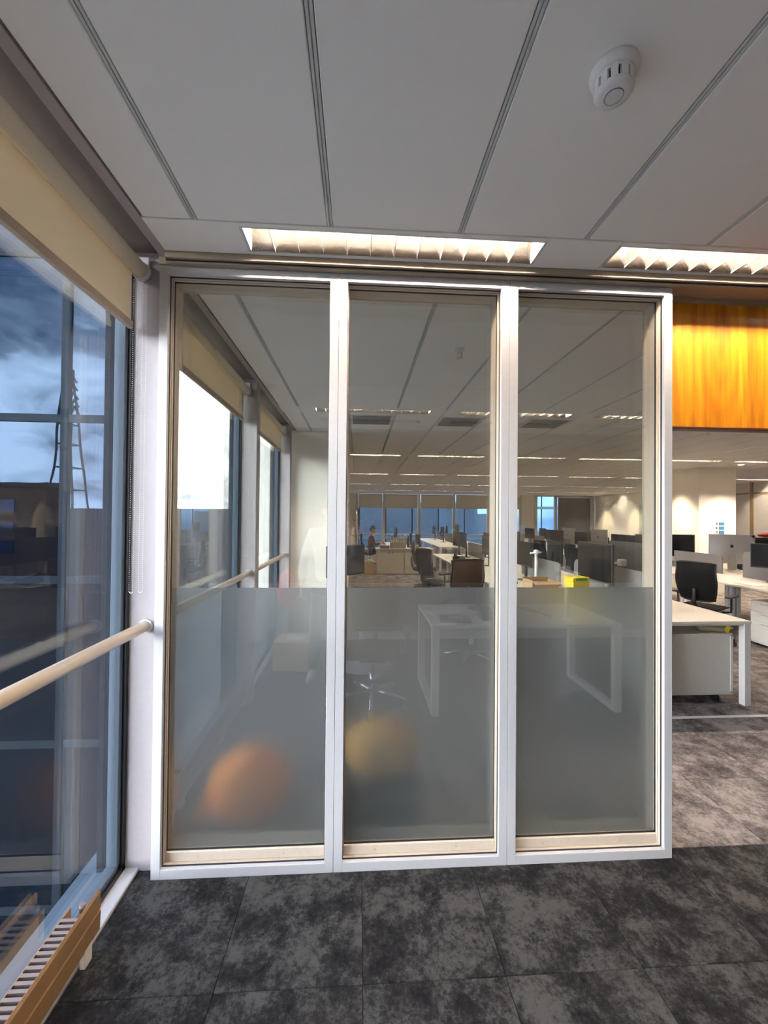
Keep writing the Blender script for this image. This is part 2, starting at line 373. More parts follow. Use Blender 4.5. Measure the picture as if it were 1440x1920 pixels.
# cornice above the partition line
co = MB()
co.box(-.857, 6.5, -.045, -.030, CZ-.028, CZ+.08, bev=.002)
co.box(-.857, 6.5, -.028, -.004, CZ-.041, CZ+.08, bev=.002)
struct(co.build('trim_partition_head', M_bronze))
struct(MB().box(-.857, 6.5, -.0315, -.0275, CZ-.033, CZ-.022).build('trim_shadow_gap', M_dark))
struct(MB().box(-.90, 6.5, -.003, .085, CZ-.034, CZ+.08, bev=.002).build('trim_head_soffit', M_bronze))
struct(MB().box(1.50, 6.5, .086, .16, CZ-.048, CZ+.08, bev=.002).build('trim_bulkhead_soffit', M_bronze))
# walls
struct(MB().box(-1.35, XR, YB-.15, YB, 0, 3).build('wall_back', M_wallg))
struct(MB().box(-.97, XR, YB, YB+.015, 0, .1, bev=.002).build('baseboard_back', M_white))
struct(MB().box(XR, XR+.15, YB, YF+.1, 0, 3).build('wall_right', M_wall))
# right side of the near zone
struct(MB().box(-1.33, -.15, 3.72, 4.5, 0, 2.98, bev=.004).build('wall_column', M_wall))
struct(MB().box(-1.5, -.9, 4.5, YF, -.1, 3).build('wall_left', M_wall))
struct(MB().box(7.41, 8.27, 6.7, 7.5, 0, 2.98, bev=.004).build('wall_column_far', M_wall))
# window wall piers, head and sill below
for i, y in enumerate((-3.44, -1.69, .05, 1.79, 3.54)):
    b = MB().box(XL-.005, -.90, y, y+.115, 0, CZ+.10, bev=.003).box(XL-.06, XL-.03, y-.002, y+.117, -.4, 3.1)
    o = struct(b.build('trim_%d' % (i+1), M_pier))
    MB().box(XL-.13, XL-.061, y+.01, y+.105, -.4, 3.1).build('outer_fin', M_mull, o)
struct(MB().box(XL-.2, XL-.03, YB-.1, 4.0, 2.80, 3.1).box(XL-.2, XL-.03, YB-.1, 4.0, -.4, -.005).build('wall_window_spandrel', M_mull2))
WY = [(-3.325, -1.69), (-1.575, .05), (.165, 1.79), (1.905, 3.54)]
for i, (y0, y1) in enumerate(WY):
    w = bpy.data.objects.new('window_%d' % (i+1), None); COL.objects.link(w); w['kind'] = 'structure'
    f = MB()
    f.box(XL-.05, XL, y0, y0+.02, .018, 2.84).box(XL-.05, XL, y1-.02, y1, .018, 2.84).box(XL-.05, XL, y0, y1, .018, .038).box(XL-.05, XL, y0, y1, 2.80, 2.84)
    f.build('gasket', M_dark, w)
    g = MB()
    a, b_ = y0+.02, y1-.02
    g.box(XL-.06, XL-.012, a, a+.022, .038, 2.80, bev=.003).box(XL-.06, XL-.012, b_-.022, b_, .038, 2.80, bev=.003).box(XL-.06, XL-.012, a, b_, .038, .06, bev=.003).box(XL-.06, XL-.012, a, b_, 2.78, 2.80)
    g.build('window_frame', M_mull2, w)
    MB().box(XL-.045, XL-.035, a+.02, b_-.02, .058, 2.785).build('glass_pane', M_winglass, w)

# far end windows
fw = bpy.data.objects.new('window_5', None); COL.objects.link(fw); fw['kind'] = 'structure'
xm = [-.1, 1.22, 2.97, 4.72, 6.46, 8.1]
b = MB()
for x in xm: b.box(x-.06, x+.06, YF-.1, YF+.02, 0, CZ+.2)
b.box(-.1, 8.1, YF-.06, YF+.02, 0, .12).box(-.1, 8.1, YF-.08, YF+.02, .72, .77)
b.build('window_frame', M_beige, fw)
for a, c in zip(xm, xm[1:]): MB().box(a+.06, c-.06, YF-.03, YF-.02, .1, CZ).build('glass_pane', M_farglass, fw)
fw2 = bpy.data.objects.new('window_6', None); COL.objects.link(fw2); fw2['kind'] = 'structure'
b = MB()
for x in (8.9, 9.93, 11.75): b.box(x-.07, x+.07, YF-.1, YF+.02, .5, CZ+.2)
b.box(8.85, 11.8, YF-.1, YF+.02, CZ-.06, CZ+.1).box(8.85, 11.8, YF-.12, YF+.02, .5, .6); b.build('window_frame', M_white, fw2)
for a, c in ((8.97, 9.86), (10.0, 11.68)): MB().box(a, c, YF-.03, YF-.02, .6, CZ-.06).build('glass_pane', M_farglass, fw2)
struct(MB().box(-1.5, -.1, YF, YF+.15, -.1, 3.1).box(8.1, 8.85, YF-.06, YF+.15, -.1, 3.1).box(11.8, 12.0, YF, YF+.15, -.1, 3.1).box(8.85, 11.8, YF, YF+.15, -.1, .5).build('wall_far', M_wall))
for k, (a, c) in enumerate(zip(xm, xm[1:])):
    bl = thing('roller_blind', 'cream blind at the top of the %s far window counted from the coat stand' % ORD[k], 'blind', ((a+c)/2, YF-.14, 0), 0, 'cream blinds on the far windows')
    h = (c-a)/2-.08
    MB().box(-h, h, -.004, .0, CZ-.68, CZ-.06).build('fabric', M_blindt, bl); MB().tube([(-h, 0, CZ-.05), (h, 0, CZ-.05)], .035, 10).build('roller', M_blind, bl)
    MB().box(-h, h, -.012, .008, CZ-.71, CZ-.68, bev=.003).build('hem_bar', M_hem, bl)
k_ = thing('roller_blind', 'grey blind drawn down in the far corner window beside the cream wall', 'blind', (10.84, YF-.16, 0), 0)
MB().box(-.84, .84, -.004, 0, .95, CZ-.1).build('fabric', M_mgrey, k_); MB().tube([(-.84, 0, CZ-.09), (.84, 0, CZ-.09)], .03, 10).build('roller', M_plast, k_)

# ================================================================== PARTITION (three bays)
X0, BW, FW = -.897135, .796453, .0394
TOPI, TOPO, BOTI = 2.673, 2.712, .042
bay_lab = ['glazed partition bay beside the window wall, orange blur behind its film', 'middle glazed partition bay, tan and dark blur behind its film', 'glazed partition bay beside the hanging wooden panel, plain grey film']
for k in range(3):
    x0, x1 = X0+k*BW+.0007, X0+(k+1)*BW-.0007
    r = thing('glass_partition', bay_lab[k], 'partition', ((x0+x1)/2, 0, 0), 0, 'bays of the white framed glass partition', 'thing')
    h = (x1-x0)/2; i = h-FW
    b = MB().box(-h, -i, 0, .03, 0, TOPO, bev=.0012).box(i, h, 0, .03, 0, TOPO, bev=.0012).box(-i, i, 0, .03, TOPI, TOPO, bev=.001).box(-i, i, 0, .03, 0, BOTI, bev=.001)
    b.build('outer_frame', M_white, r)
    b = MB().box(-h, -i-.0015, .03, .155, 0, TOPO).box(i+.0015, h, .03, .155, 0, TOPO).box(-i, i, .03, .155, TOPI+.0015, TOPO).box(-i, i, .03, .155, 0, BOTI-.003)
    b.build('frame_core', M_beige, r)
    g = MB().box(-i, -i+.0025, .018, .024, BOTI, TOPI).box(i-.0025, i, .018, .024, BOTI, TOPI).box(-i, i, .018, .024, TOPI-.003, TOPI).box(-i, i, .018, .024, BOTI, BOTI+.003)
    g.build('front_gasket', M_dark, r)
    b = MB().box(-i-.001, -i+.004, .042, .150, BOTI-.003, TOPI+.001, bev=.001).box(i-.004, i+.001, .042, .150, BOTI-.003, TOPI+.001, bev=.001).box(-i+.004, i-.004, .042, .150, TOPI-.005, TOPI+.001, bev=.001).box(-i+.004, i-.004, .044, .150, BOTI-.003, BOTI+.043, bev=.003)
    sash = b.build('inner_frame', M_beige, r)
    me_ = None
    for sx in (-.21, .17):
        if me_ is None: o = MB().tube([(0, .041, BOTI+.02), (0, .0445, BOTI+.02)], .0035, 10).build('screw_head', M_hem, sash); me_ = o.data
        else: o = bpy.data.objects.new('screw_head', me_); COL.objects.link(o); o.parent = sash
        o.location.x = sx
    z0, z1, w = BOTI+.043, TOPI-.005, i-.004
    g = MB().box(-w, -w+.002, .052, .060, z0, z1).box(w-.002, w, .052, .060, z0, z1).box(-w, w, .052, .060, z1-.002, z1).box(-w, w, .052, .060, z0, z0+.003)
    g.build('inner_gasket', M_dark, r)
    MB().box(-w+.001, w-.001, .061, .067, z0+.001, z1-.001).build('front_pane', M_glass2, r)
    MB().box(-w+.001, w-.001, .135, .141, z0+.001, z1-.001).build('rear_pane', M_glass, r)
    fo = MB().box(-w+.002, w-.002, .0675, .0685, z0+.002, 1.266).build('frosted_film', M_frost, r); fo['label'] = 'frosted film on the lower half of the glass'

# ================================================================== LAMPS
LL, LW = 1.24, .142
def make_lamp():
    t = thing('recessed_louvre_light', 'x', 'ceiling light')
    h, w = LL/2, LW/2
    def sec(u, v):   # trough: opening at z=0, dome at z=.085
        a = PI*(v); return Vector(((u-.5)*LL, -w*math.cos(a)*(1 if True else 1), .100*math.sin(a)**.6 if 0 < v < 1 else 0))
    MB().grid(sec, 1, 16, .001).build('reflector', M_louvre, t)
    MB().box(-h-.012, -h, -w-.006, w+.006, 0, .1).box(h, h+.012, -w-.006, w+.006, 0, .1).box(-h, h, -w-.008, -w, 0, .03).box(-h, h, w, w+.008, 0, .03).box(-h, h, -w, w, .101, .11).build('housing', M_rail, t)
    MB().tube([(-h+.02, 0, .070), (h-.02, 0, .070)], .0125, 12).build('tube', M_tube, t)
    nb = 13; sp = LL/12
    me = ge = None
    for k in range(nb):
        x = -h+k*sp
        if k in (0, 12): continue
        if me is None:
            b = MB()
            def bl(u, v, s=1):
                z = .0+.040*v; th = .014*(v**1.6)+.0006
                y = (u-.5)*2*(w-.004)
                return Vector((th, y, z + .006*math.cos((u-.5)*2*PI)*(1-v)-.0))
            b.grid(lambda u, v: bl(u, v), 4, 4); b.grid(lambda u, v: Vector((-bl(u, v).x, bl(u, v).y, bl(u, v).z)), 4, 4)
            b.box(-.0145, .0145, -w+.004, w-.004, .0395, .0405)
            o = b.build('louvre_blade', M_louvre, t); me = o.data
        else:
            o = bpy.data.objects.new('louvre_blade', me); COL.objects.link(o); o.parent = t
        o.location.x = x
        if ge is None: g_ = MB().box(-.0016, .0016, -w+.003, w-.003, -.0005, .003).build('louvre_edge', M_rail, t); ge = g_.data
        else: g_ = bpy.data.objects.new('louvre_edge', ge); COL.objects.link(g_); g_.parent = t
        g_.location.x = x
    return t
lamp0 = make_lamp(); LAMPX0 = -.477+LL/2; used = False
def make_lamp_small():
    t = thing('recessed_louvre_light', 'x', 'ceiling light'); h, w = LL/2, LW/2
    def sec(u, v):
        a = PI*v; return Vector(((u-.5)*LL, -w*math.cos(a), .100*math.sin(a)**.6 if 0 < v < 1 else 0))
    MB().grid(sec, 1, 8).build('reflector', M_louvre, t)
    MB().tube([(-h+.02, 0, .065), (h-.02, 0, .065)], .0125, 6).build('tube', M_tube, t)
    b = MB()
    for k in range(13): b.box(-h+k*LL/12-.003, -h+k*LL/12+.003, -w+.003, w-.003, .0, .034)
    b.build('louvre', M_louvre, t); return t
lamp1 = None; lampf = None
near_lab = {(1, 0): 'lit louvre light in the ceiling above the first two partition bays', (1, 1): 'lit louvre light in the ceiling above the hanging wooden panel'}
rown = {0: 'added row out of view behind the photographer', 1: 'row along the partition head', 2: 'first row beyond the glass', 3: 'second row beyond the glass', 4: 'third row beyond the glass', 5: 'fourth row beyond the glass', 6: 'last row before the far windows'}
for ri, y in enumerate(LROWS):
    nl = {0: 3, 1: 3, 2: 5, 3: 7}.get(ri, 8)
    zz = CZ
    for k in range(nl):
        x = LAMPX0+1.575*k
        lab = near_lab.get((ri, k), '%s louvre light from the window side, %s' % (ORD[k], rown[ri]))
        if ri == 0: lab = '%s louvre light from the windows, added out of view behind the photographer to brighten the room' % ORD[k]
        if ri <= 2:
            if not used: o = first(lamp0, (x, y, zz), 0, lab, 'louvre lights, ' + rown[ri]); used = True
            else: o = dup(lamp0, (x, y, zz), 0, lab, 'louvre lights, ' + rown[ri])
        else:
            if lampf is None: lampf = make_lamp_small(); o = first(lampf, (x, y, zz), 0, lab, 'louvre lights, ' + rown[ri])
            else: o = dup(lampf, (x, y, zz), 0, lab, 'louvre lights, ' + rown[ri])
    # plain infill strips between the lamps of the row
    y0, y1 = (y-.137, y+.137)
    if ri == 1: y0, y1 = -.242, -.046
    edges = [-.857] + sum([[LAMPX0+1.575*k-LL/2-.012, LAMPX0+1.575*k+LL/2+.012] for k in range(nl)], []) + [XR-.01]
    for a, c in zip(edges[::2], edges[1::2]):
        MB().box(a, c-.001, y0, y1, CZ, CZ+.02, bev=.002).build('ceiling_strip', M_ceil, ce)
    for k in range(nl):
        a, c = LAMPX0+1.575*k-LL/2-.012, LAMPX0+1.575*k+LL/2+.012
        if y1-(y+LW/2+.008) > .003: MB().box(a, c, y+LW/2+.008, y1, CZ, CZ+.02).box(a, c, y0, y-LW/2-.008, CZ, CZ+.02).build('ceiling_strip', M_ceil, ce)

# ================================================================== BLINDS, HANDRAILS, RADIATOR, CHAINS
bl_lab = ['cream roller blind behind the photographer', 'large cream roller blind half lowered over the nearest window', 'cream roller blind seen through the glass on the second window', 'small cream roller blind on the far window before the cream column']
rail_lab = ['tan handrail behind the photographer along the windows', 'tan tubular handrail across the nearest window, ending at the pale pier', 'tan handrail across the window just beyond the glass partition', 'short tan handrail on the last window before the cream column']
for i, (y0, y1) in enumerate(WY):
    xb = -.985; zt = 2.690
    t = thing('roller_blind', bl_lab[i], 'blind', (xb, (y0+y1)/2, 0), 0, 'cream roller blinds on the window wall')
    h = (y1-y0)/2-.045
    zb = 2.455
    MB().tube([(0, -h, zt), (0, h, zt)], .034, 20).build('roller', M_blind, t)
    MB().box(-.0355, -.034, -h, h, zb, zt).build('fabric', M_blindt, t)
    MB().box(-.044, -.024, -h, h, zb-.032, zb+.004, bev=.006, seg=3).build('hem_bar', M_hem, t)
    br = MB()
    br.tube([(0, h, zt), (0, h+.022, zt)], .040, 20).box(-.03, .03, h+.018, h+.026, zt-.01, zt+.07, bev=.003).tube([(0, h+.026, zt+.035), (.0, h+.03, zt+.035)], .01, 12)
    br.build('end_bracket', M_plast, t)
    # bead chains
    ch = MB()
    for (dx, dy, zl) in ((-.022, .012, 1.26), (.014, .020, 1.26)):
        for s in (-1, 1):
            nn = 150
            for q in range(nn):
                z = zl+(zt-.03-zl)*q/nn
                c = Vector((dx+s*.0085, h+dy, z)); 
                ch.lathe([(.0004, -.0019), (.0019, 0), (.0004, .0019)], c=c, n=5, cap=False)
        ch.tube([(dx+.0085*math.cos(a), h+dy, zl+.0085*math.sin(a)) for a in [-PI*k/6 for k in range(7)]], .0014, 5)
    if i in (1, 2): c_ = ch.build('bead_chain', M_plast, t); c_['kind'] = 'stuff'
    else: ch.bm.free()
    # handrail
    hr = thing('handrail', rail_lab[i], 'handrail', (-.955, (y0+y1)/2, 0), 0, 'handrails along the window wall')
    H = (y1-y0)/2
    MB().tube([(0, -H+.002, 1.10), (0, H-.002, 1.10)], .024, 24).build('rail', M_railp, hr)
    c1 = MB().tube([(0, -.006, 1.10), (0, .006, 1.10)], .03, 24).build('end_collar', M_plast, hr); c1.location.y = H-.006
    c2 = bpy.data.objects.new('end_collar', c1.data); COL.objects.link(c2); c2.parent = hr; c2.location.y = -H+.006

rad = thing('trench_radiator', 'low brown radiator with finned top under the nearest window', 'radiator', (0, 0, 0))
ya, yb = -1.62, -.27
fp = MB(); fp.prism([(-.958, .062), (-.946, .060), (-.944, .130), (-.948, .135), (-.944, .140), (-.946, .198), (-.954, .206), (-.960, .198)], 'y', ya, yb); fp.build('front_panel', M_rad, rad)
MB().box(-1.022, -1.018, ya, yb-.05, .062, .19).build('rear_panel', M_rad, rad)
fm = None; k = 0; y = ya+.02
while y < yb-.09:
    if fm is None:
        b = MB(); b.prism([(0, .10), (.003, .10), (.012, .186), (.009, .192), (0, .190)], 'x', -1.018, -.960); o = b.build('fin', M_fin, rad); fm = o.data
    else: o = bpy.data.objects.new('fin', fm); COL.objects.link(o); o.parent = rad
    o.location.y = y; y += .0215
MB().box(-1.0, -.962, yb-.06, yb-.02, .10, .16, bev=.004).tube([(-.985, yb-.04, .165), (-.985, yb-.04, .19)], .010, 12).build('valve', M_fin, rad)
for y in (-.335, -1.0, -1.55): MB().box(-.965, -.945, y-.02, y+.02, 0, .064, bev=.002).build('foot', M_cab, rad)

# ================================================================== WOODEN PANEL, DETECTORS, SPRINKLERS
wp = thing('hanging_wood_panel', 'glossy orange wooden bulkhead panel hanging beside the partition', 'wood panel', (0, 0, 0))
MB().box(1.552, 4.6, .112, .155, 2.072, 2.703, bev=.002).build('veneer_face', M_wood, wp)
MB().box(1.552, 4.6, .107, .160, 2.059, 2.072, bev=.002).build('bottom_edge', mat('dark_wood_edge', (.08, .02, .008), .4), wp)
sd = thing('smoke_detector', 'round white smoke detector on the ceiling in front of the partition', 'smoke detector', (.640, -.875, CZ))
MB().lathe([(.0001, 0), (.056, 0), (.058, -.010), (.054, -.022), (.048, -.026)], n=40).build('base', M_plast, sd)
MB().lathe([(.030, -.022), (.030, -.058), (.0001, -.058)], n=32, cap=False).build('core', M_blackp, sd)
MB().lathe([(.046, -.058), (.042, -.066), (.030, -.070), (.0001, -.070)], n=40, cap=False).lathe([(.0465, -.026), (.047, -.034), (.045, -.034)], n=40, cap=False).build('cap', M_plast, sd)
fmesh = None
for k in range(12):
    if fmesh is None:
        o = MB().box(.036, .0465, -.0085, .0085, -.060, -.024, bev=.001).build('vent_rib', M_plast, sd); fmesh = o.data
    else: o = bpy.data.objects.new('vent_rib', fmesh); COL.objects.link(o); o.parent = sd
    o.rotation_euler = (0, 0, 2*PI*k/12)
MB().lathe([(.0225, -.0702), (.0225, -.0712), (.0215, -.0712)], n=40, cap=False).build('ring_line', M_mgrey, sd)
MB().lathe([(.0001, 0), (.012, 0), (.012, -.012), (.0001, -.014)], c=(.022, .058, 0), n=16).build('indicator', M_plast, sd)
sd2 = thing('smoke_detector', 'white detector on the ceiling at the far right beside a ceiling joint', 'smoke detector', (1.42, -.98, CZ))
MB().lathe([(.0001, 0), (.05, 0), (.046, -.03), (.0001, -.05)], n=30).build('body', M_plast, sd2)
MB().lathe([(.0001, -.05), (.02, -.049), (.018, -.052)], n=20).build('cap', M_mgrey, sd2)
def sprinkler(): 
    t = thing('sprinkler_head', 'x', 'sprinkler')
    MB().lathe([(.0001, 0), (.035, 0), (.033, -.006), (.01, -.008), (.01, -.025)], n=16).build('escutcheon', M_alu, t)
    MB().tube([(-.012, 0, -.02), (-.014, 0, -.045), (0, 0, -.06)], .003, 6).tube([(.012, 0, -.02), (.014, 0, -.045), (0, 0, -.06)], .003, 6).build('yoke', M_alu, t)
    MB().lathe([(.0001, -.058), (.022, -.060), (.022, -.063), (.0001, -.063)], n=16).build('deflector', M_alu, t)
    return t
sp = sprinkler()
first(sp, (.676, .89, CZ), 0, 'sprinkler head on the ceiling just beyond the middle glass bay', 'sprinkler heads beyond the glass')
for q, (x, y, lb) in enumerate([(.705, 3.02, 'sprinkler head between the two square ceiling grilles'), (1.9, 4.0, 'sprinkler head just past the first row of far lights'), (2.6, 7.0, 'sprinkler head beyond the second row of far lights'), (4.45, 3.12, 'sprinkler head hanging below the wooden panel edge, over the desks'), (3.6, 10.6, 'sprinkler head in the deep middle of the office ceiling'), (6.9, 10.8, 'sprinkler head near the cream wall end of the office')]):
    dup(sp, (x, y, CZ), 0, lb, 'sprinkler heads beyond the glass')
for q, x in enumerate((.135, 1.185, 2.235)):
    t = thing('ceiling_grille', '%s perforated air grille in the ceiling beyond the glass, counted from the windows' % ORD[q], 'air grille', (x, 3.0, CZ), 0, 'perforated ceiling grilles')
    MB().box(-.245, .245, -.22, .22, -.006, 0, bev=.002).build('face', M_rail, t)
    b = MB()
    for k in range(12): b.box(-.22, .22, -.1925+k*.035-.006, -.1925+k*.035+.006, -.009, -.006)
    b.build('slats', M_mgrey, t)

# ================================================================== FURNITURE PROTOTYPES
def make_desk(loop=False):
    t = thing('office_desk', 'x', 'desk')     # width along x, depth along y (user at -y)
    MB().box(-.795, .795, -.4, .4, .705, .73, bev=.002).build('desk_top', M_desk, t)
    me = None
    for sx in (-1, 1):
        for sy in (-1, 1):
            if me is None: o = MB().box(-.03, .03, -.028, .028, 0, .704, bev=.002).build('leg', M_plast, t); me = o.data
            else: o = bpy.data.objects.new('leg', me); COL.objects.link(o); o.parent = t
            o.location = (sx*.762, sy*.368, 0)
    for sx in (-1, 1):
        b = MB().box(sx*.762-.02, sx*.762+.02, -.34, .34, .690, .704)
        if loop: b.box(sx*.762-.03, sx*.762+.03, -.34, .34, 0, .045)
        b.build('side_rail', M_plast, t)
    MB().box(-.73, .73, .30, .36, .60, .69, bev=.003).build('cable_tray', M_plast, t)
    return t
def make_chair(fm, name='office_chair'):
    t = thing(name, 'x', 'chair')       # faces +y
    def seat(u, v):
        x = (u-.5)*.50; y = (v-.5)*.48; ed = max(abs(u-.5), abs(v-.5))*2
        return Vector((x*(1-.06*ed**6), y, .47+.012*math.cos(PI*(u-.5))-.03*max(0, (v-.8)/.2)**2))
    MB().grid(seat, 12, 10, -.055).build('seat', fm, t)
    def back(u, v):
        w = .43+.05*math.sin(PI*min(1, v*1.2))-.06*(1-v); z = .56+.50*v
        x = (u-.5)*w; y = -.235-.07*v-.035*math.sin(PI*v)+.10*(abs(u-.5)*2)**2*.45
        return Vector((x, y, z - .018*(abs(u-.5)*2)**4*(1 if v > .5 else -1)))
    MB().grid(back, 12, 12, .018).build('backrest', fm, t)
    b = MB(); pts = [back(u, 1) for u in [k/8 for k in range(9)]]; L_ = [back(0, v) for v in [k/8 for k in range(9)]]; R_ = [back(1, v) for v in [k/8 for k in range(8, -1, -1)]]; B_ = [back(u, 0) for u in [k/8 for k in range(7, 0, -1)]]
    b.tube(L_+pts[1:]+R_[1:]+B_, .011, 6, closed=True); b.build('back_frame', M_blackp, t)
    MB().tube([(0, -.10, .42), (0, -.25, .44), (0, -.30, .54), (0, -.31, .72)], [.03, .028, .024, .018], 8).build('back_support', M_blackp, t)
    me = None
    for s in (-1, 1):
        b = MB().tube([(s*.20, -.02, .42), (s*.29, -.02, .44), (s*.295, -.03, .62)], .014, 8).box(s*.295-.035, s*.295+.035, -.14, .12, .62, .645, bev=.01, seg=2)
        b.build('armrest', M_blackp, t)
    MB().box(-.11, .11, -.12, .12, .385, .425, bev=.01).build('mechanism', M_blackp, t)
    MB().tube([(0, 0, .13), (0, 0, .27)], .027, 12).tube([(0, 0, .27), (0, 0, .39)], .016, 12).build('gas_lift', M_chrome, t)
    am = cm = None
    for k in range(5):
        a = 2*PI*k/5+.3
        if am is None:
            o = MB().tube([(0, 0, .115), (.16, 0, .105), (.30, 0, .078)], [.026, .02, .015], 8).build('base_arm', M_chrome if fm is M_brownf else M_blackp, t); am = o.data
            c = MB().tube([(.30, 0, .078), (.30, 0, .045)], .008, 6).tube([(.30, -.025, .027), (.30, -.008, .027)], .027, 12).tube([(.30, .008, .027), (.30, .025, .027)], .027, 12).build('caster', M_blackp, t); cm = c.data
        else:
            o = bpy.data.objects.new('base_arm', am); c = bpy.data.objects.new('caster', cm); COL.objects.link(o); COL.objects.link(c); o.parent = t; c.parent = t
        o.rotation_euler = (0, 0, a); c.rotation_euler = (0, 0, a)
    return t
def make_monitor(style):
    t = thing('computer_monitor', 'x', 'monitor')     # screen faces -y, base at z=0
    W, H, z0 = (.60, .38, .25) if style == 'grey' else (.55, .34, .20)
    cm = {'black': M_blackp, 'grey': M_mgrey, 'silver': M_silver}[style]
    if style == 'silver':
        W, H, z0 = .62, .50, .10
        MB().box(-W/2, W/2, -.012, .006, z0, z0+H, bev=.004).build('casing', cm, t)
        MB().lathe([(.0001, 0), (.2, .0), (.0001, .03)], n=4).bm.free()
        MB().grid(lambda u, v: Vector(((u-.5)*W*.98, .006+.022*math.sin(PI*u)*math.sin(PI*v), z0+H*(.01+.98*v))), 10, 8).build('rear_shell', cm, t)
        MB().box(-W/2+.012, W/2-.012, -.0145, -.012, z0+.09, z0+H-.012).build('screen', M_screen, t)
        MB().box(-.1, .1, -.10, .10, 0, .008, bev=.003).box(-.06, .06, .03, .045, .005, z0+.16, bev=.004).build('stand', cm, t)
        # fruit-shaped emblem on the back
        pts = []
        for k in range(36):
            a = 2*PI*k/36; r = .026*(1-.10*math.cos(2*a)+.0)*(1-.18*max(0, math.sin(a))**8-.10*max(0, -math.sin(a))**8)
            x, z = r*math.cos(a), r*math.sin(a)
            if x > .013 and abs(z-.004) < .013: x = .026-math.sqrt(max(0, .013**2-(z-.004)**2))*1.0
            pts.append((x, z+z0+H*.60))
        b = MB(); b.prism(pts, 'y', .024, .0275); b.prism([(-.002, z0+H*.60+.027), (.002, z0+H*.60+.040), (.011, z0+H*.60+.044), (.010, z0+H*.60+.034), (.003, z0+H*.60+.027)], 'y', .024, .0275)
        b.build('emblem', M_blackp, t)
        return t
    def shell(u, v): return Vector(((u-.5)*W*.9, .012+.022*math.sin(PI*u)**.5*math.sin(PI*v)**.5 if 0 < u < 1 and 0 < v < 1 else .012, z0+H*(.05+.9*v)))
    MB().box(-W/2, W/2, -.012, .014, z0, z0+H, bev=.005, seg=2).build('casing', cm, t)
    MB().grid(shell, 8, 8).build('rear_shell', cm, t)
    MB().box(-W/2+.010, W/2-.010, -.0135, -.012, z0+.018, z0+H-.010).build('screen', M_screen, t)
    if style == 'grey':
        MB().box(-.035, .035, .03, .10, z0+.13, z0+.2, bev=.008).tube([(0, .09, z0+.16), (.10, .12, z0+.15), (.0, .13, z0+.06)], .014, 8).tube([(0, .13, z0+.1), (0, .13, .0)], .018, 10).box(-.04, .04, .09, .17, 0, .02, bev=.004).build('white_arm', M_plast, t)
    else:
        MB().tube([(0, .05, .01), (0, .045, z0+.12)], .02, 10).box(-.04, .04, .012, .05, z0+.1, z0+.2, bev=.004).build('stand', M_blackp, t)
        MB().lathe([(.0001, 0), (.11, 0), (.11, .006), (.03, .014), (.0001, .014)], c=(0, .04, 0), n=24).build('base', M_blackp, t)
    return t
def make_phone():
    t = thing('desk_phone', 'x', 'phone')
    MB().prism([(-.10, 0), (.10, 0), (.10, .075), (.08, .08), (-.10, .02)], 'x', -.11, .11).build('body', M_blackp, t)
    MB().box(-.02, .09, .02, .075, .062, .070, bev=.002, rot=(.33, 0, 0)).build('display', M_mgrey, t)
    MB().tube([(-.07, -.09, .045), (-.07, -.08, .065), (-.07, 0, .09), (-.07, .08, .11), (-.07, .095, .10)], [.018, .022, .013, .022, .018], 10).build('handset', M_blackp, t)
    return t
desk0, chair0, chairb0 = make_desk(), make_chair(M_blackf), make_chair(M_brownf)
mon0, mong, mons, phone0 = make_monitor('black'), make_monitor('grey'), make_monitor('silver'), make_phone()
first_used = set()
def place(proto, loc, rz, label, group=None):
    if proto in first_used: return dup(proto, loc, rz, label, group)
    first_used.add(proto); KIDS[proto] = [(c, list(c.children)) for c in proto.children]
    return first(proto, loc, rz, label, group)
def box_thing(name, m, dims, loc, rz, label, cat, group=None, bev=.004):
    a, b_, c = dims; o = MB().box(-a/2, a/2, -b_/2, b_/2, 0, c, bev=bev).build(name, m); o.location = loc; o.rotation_euler = (0, 0, rz); return tag(o, label, cat, group)
DZ = .73
def paper_stack(x, y, z, rz, label, nsh=5, group=None):
    b = MB()
    for k in range(nsh): b.box(-.105, .105, -.148, .148, .0015*k, .0015*k+.0013, rot=(0, 0, random.uniform(-.15, .15)))
    o = b.build('paper_stack', M_paper); o.location = (x, y, z); o.rotation_euler = (0, 0, rz); return tag(o, label, 'papers', group)

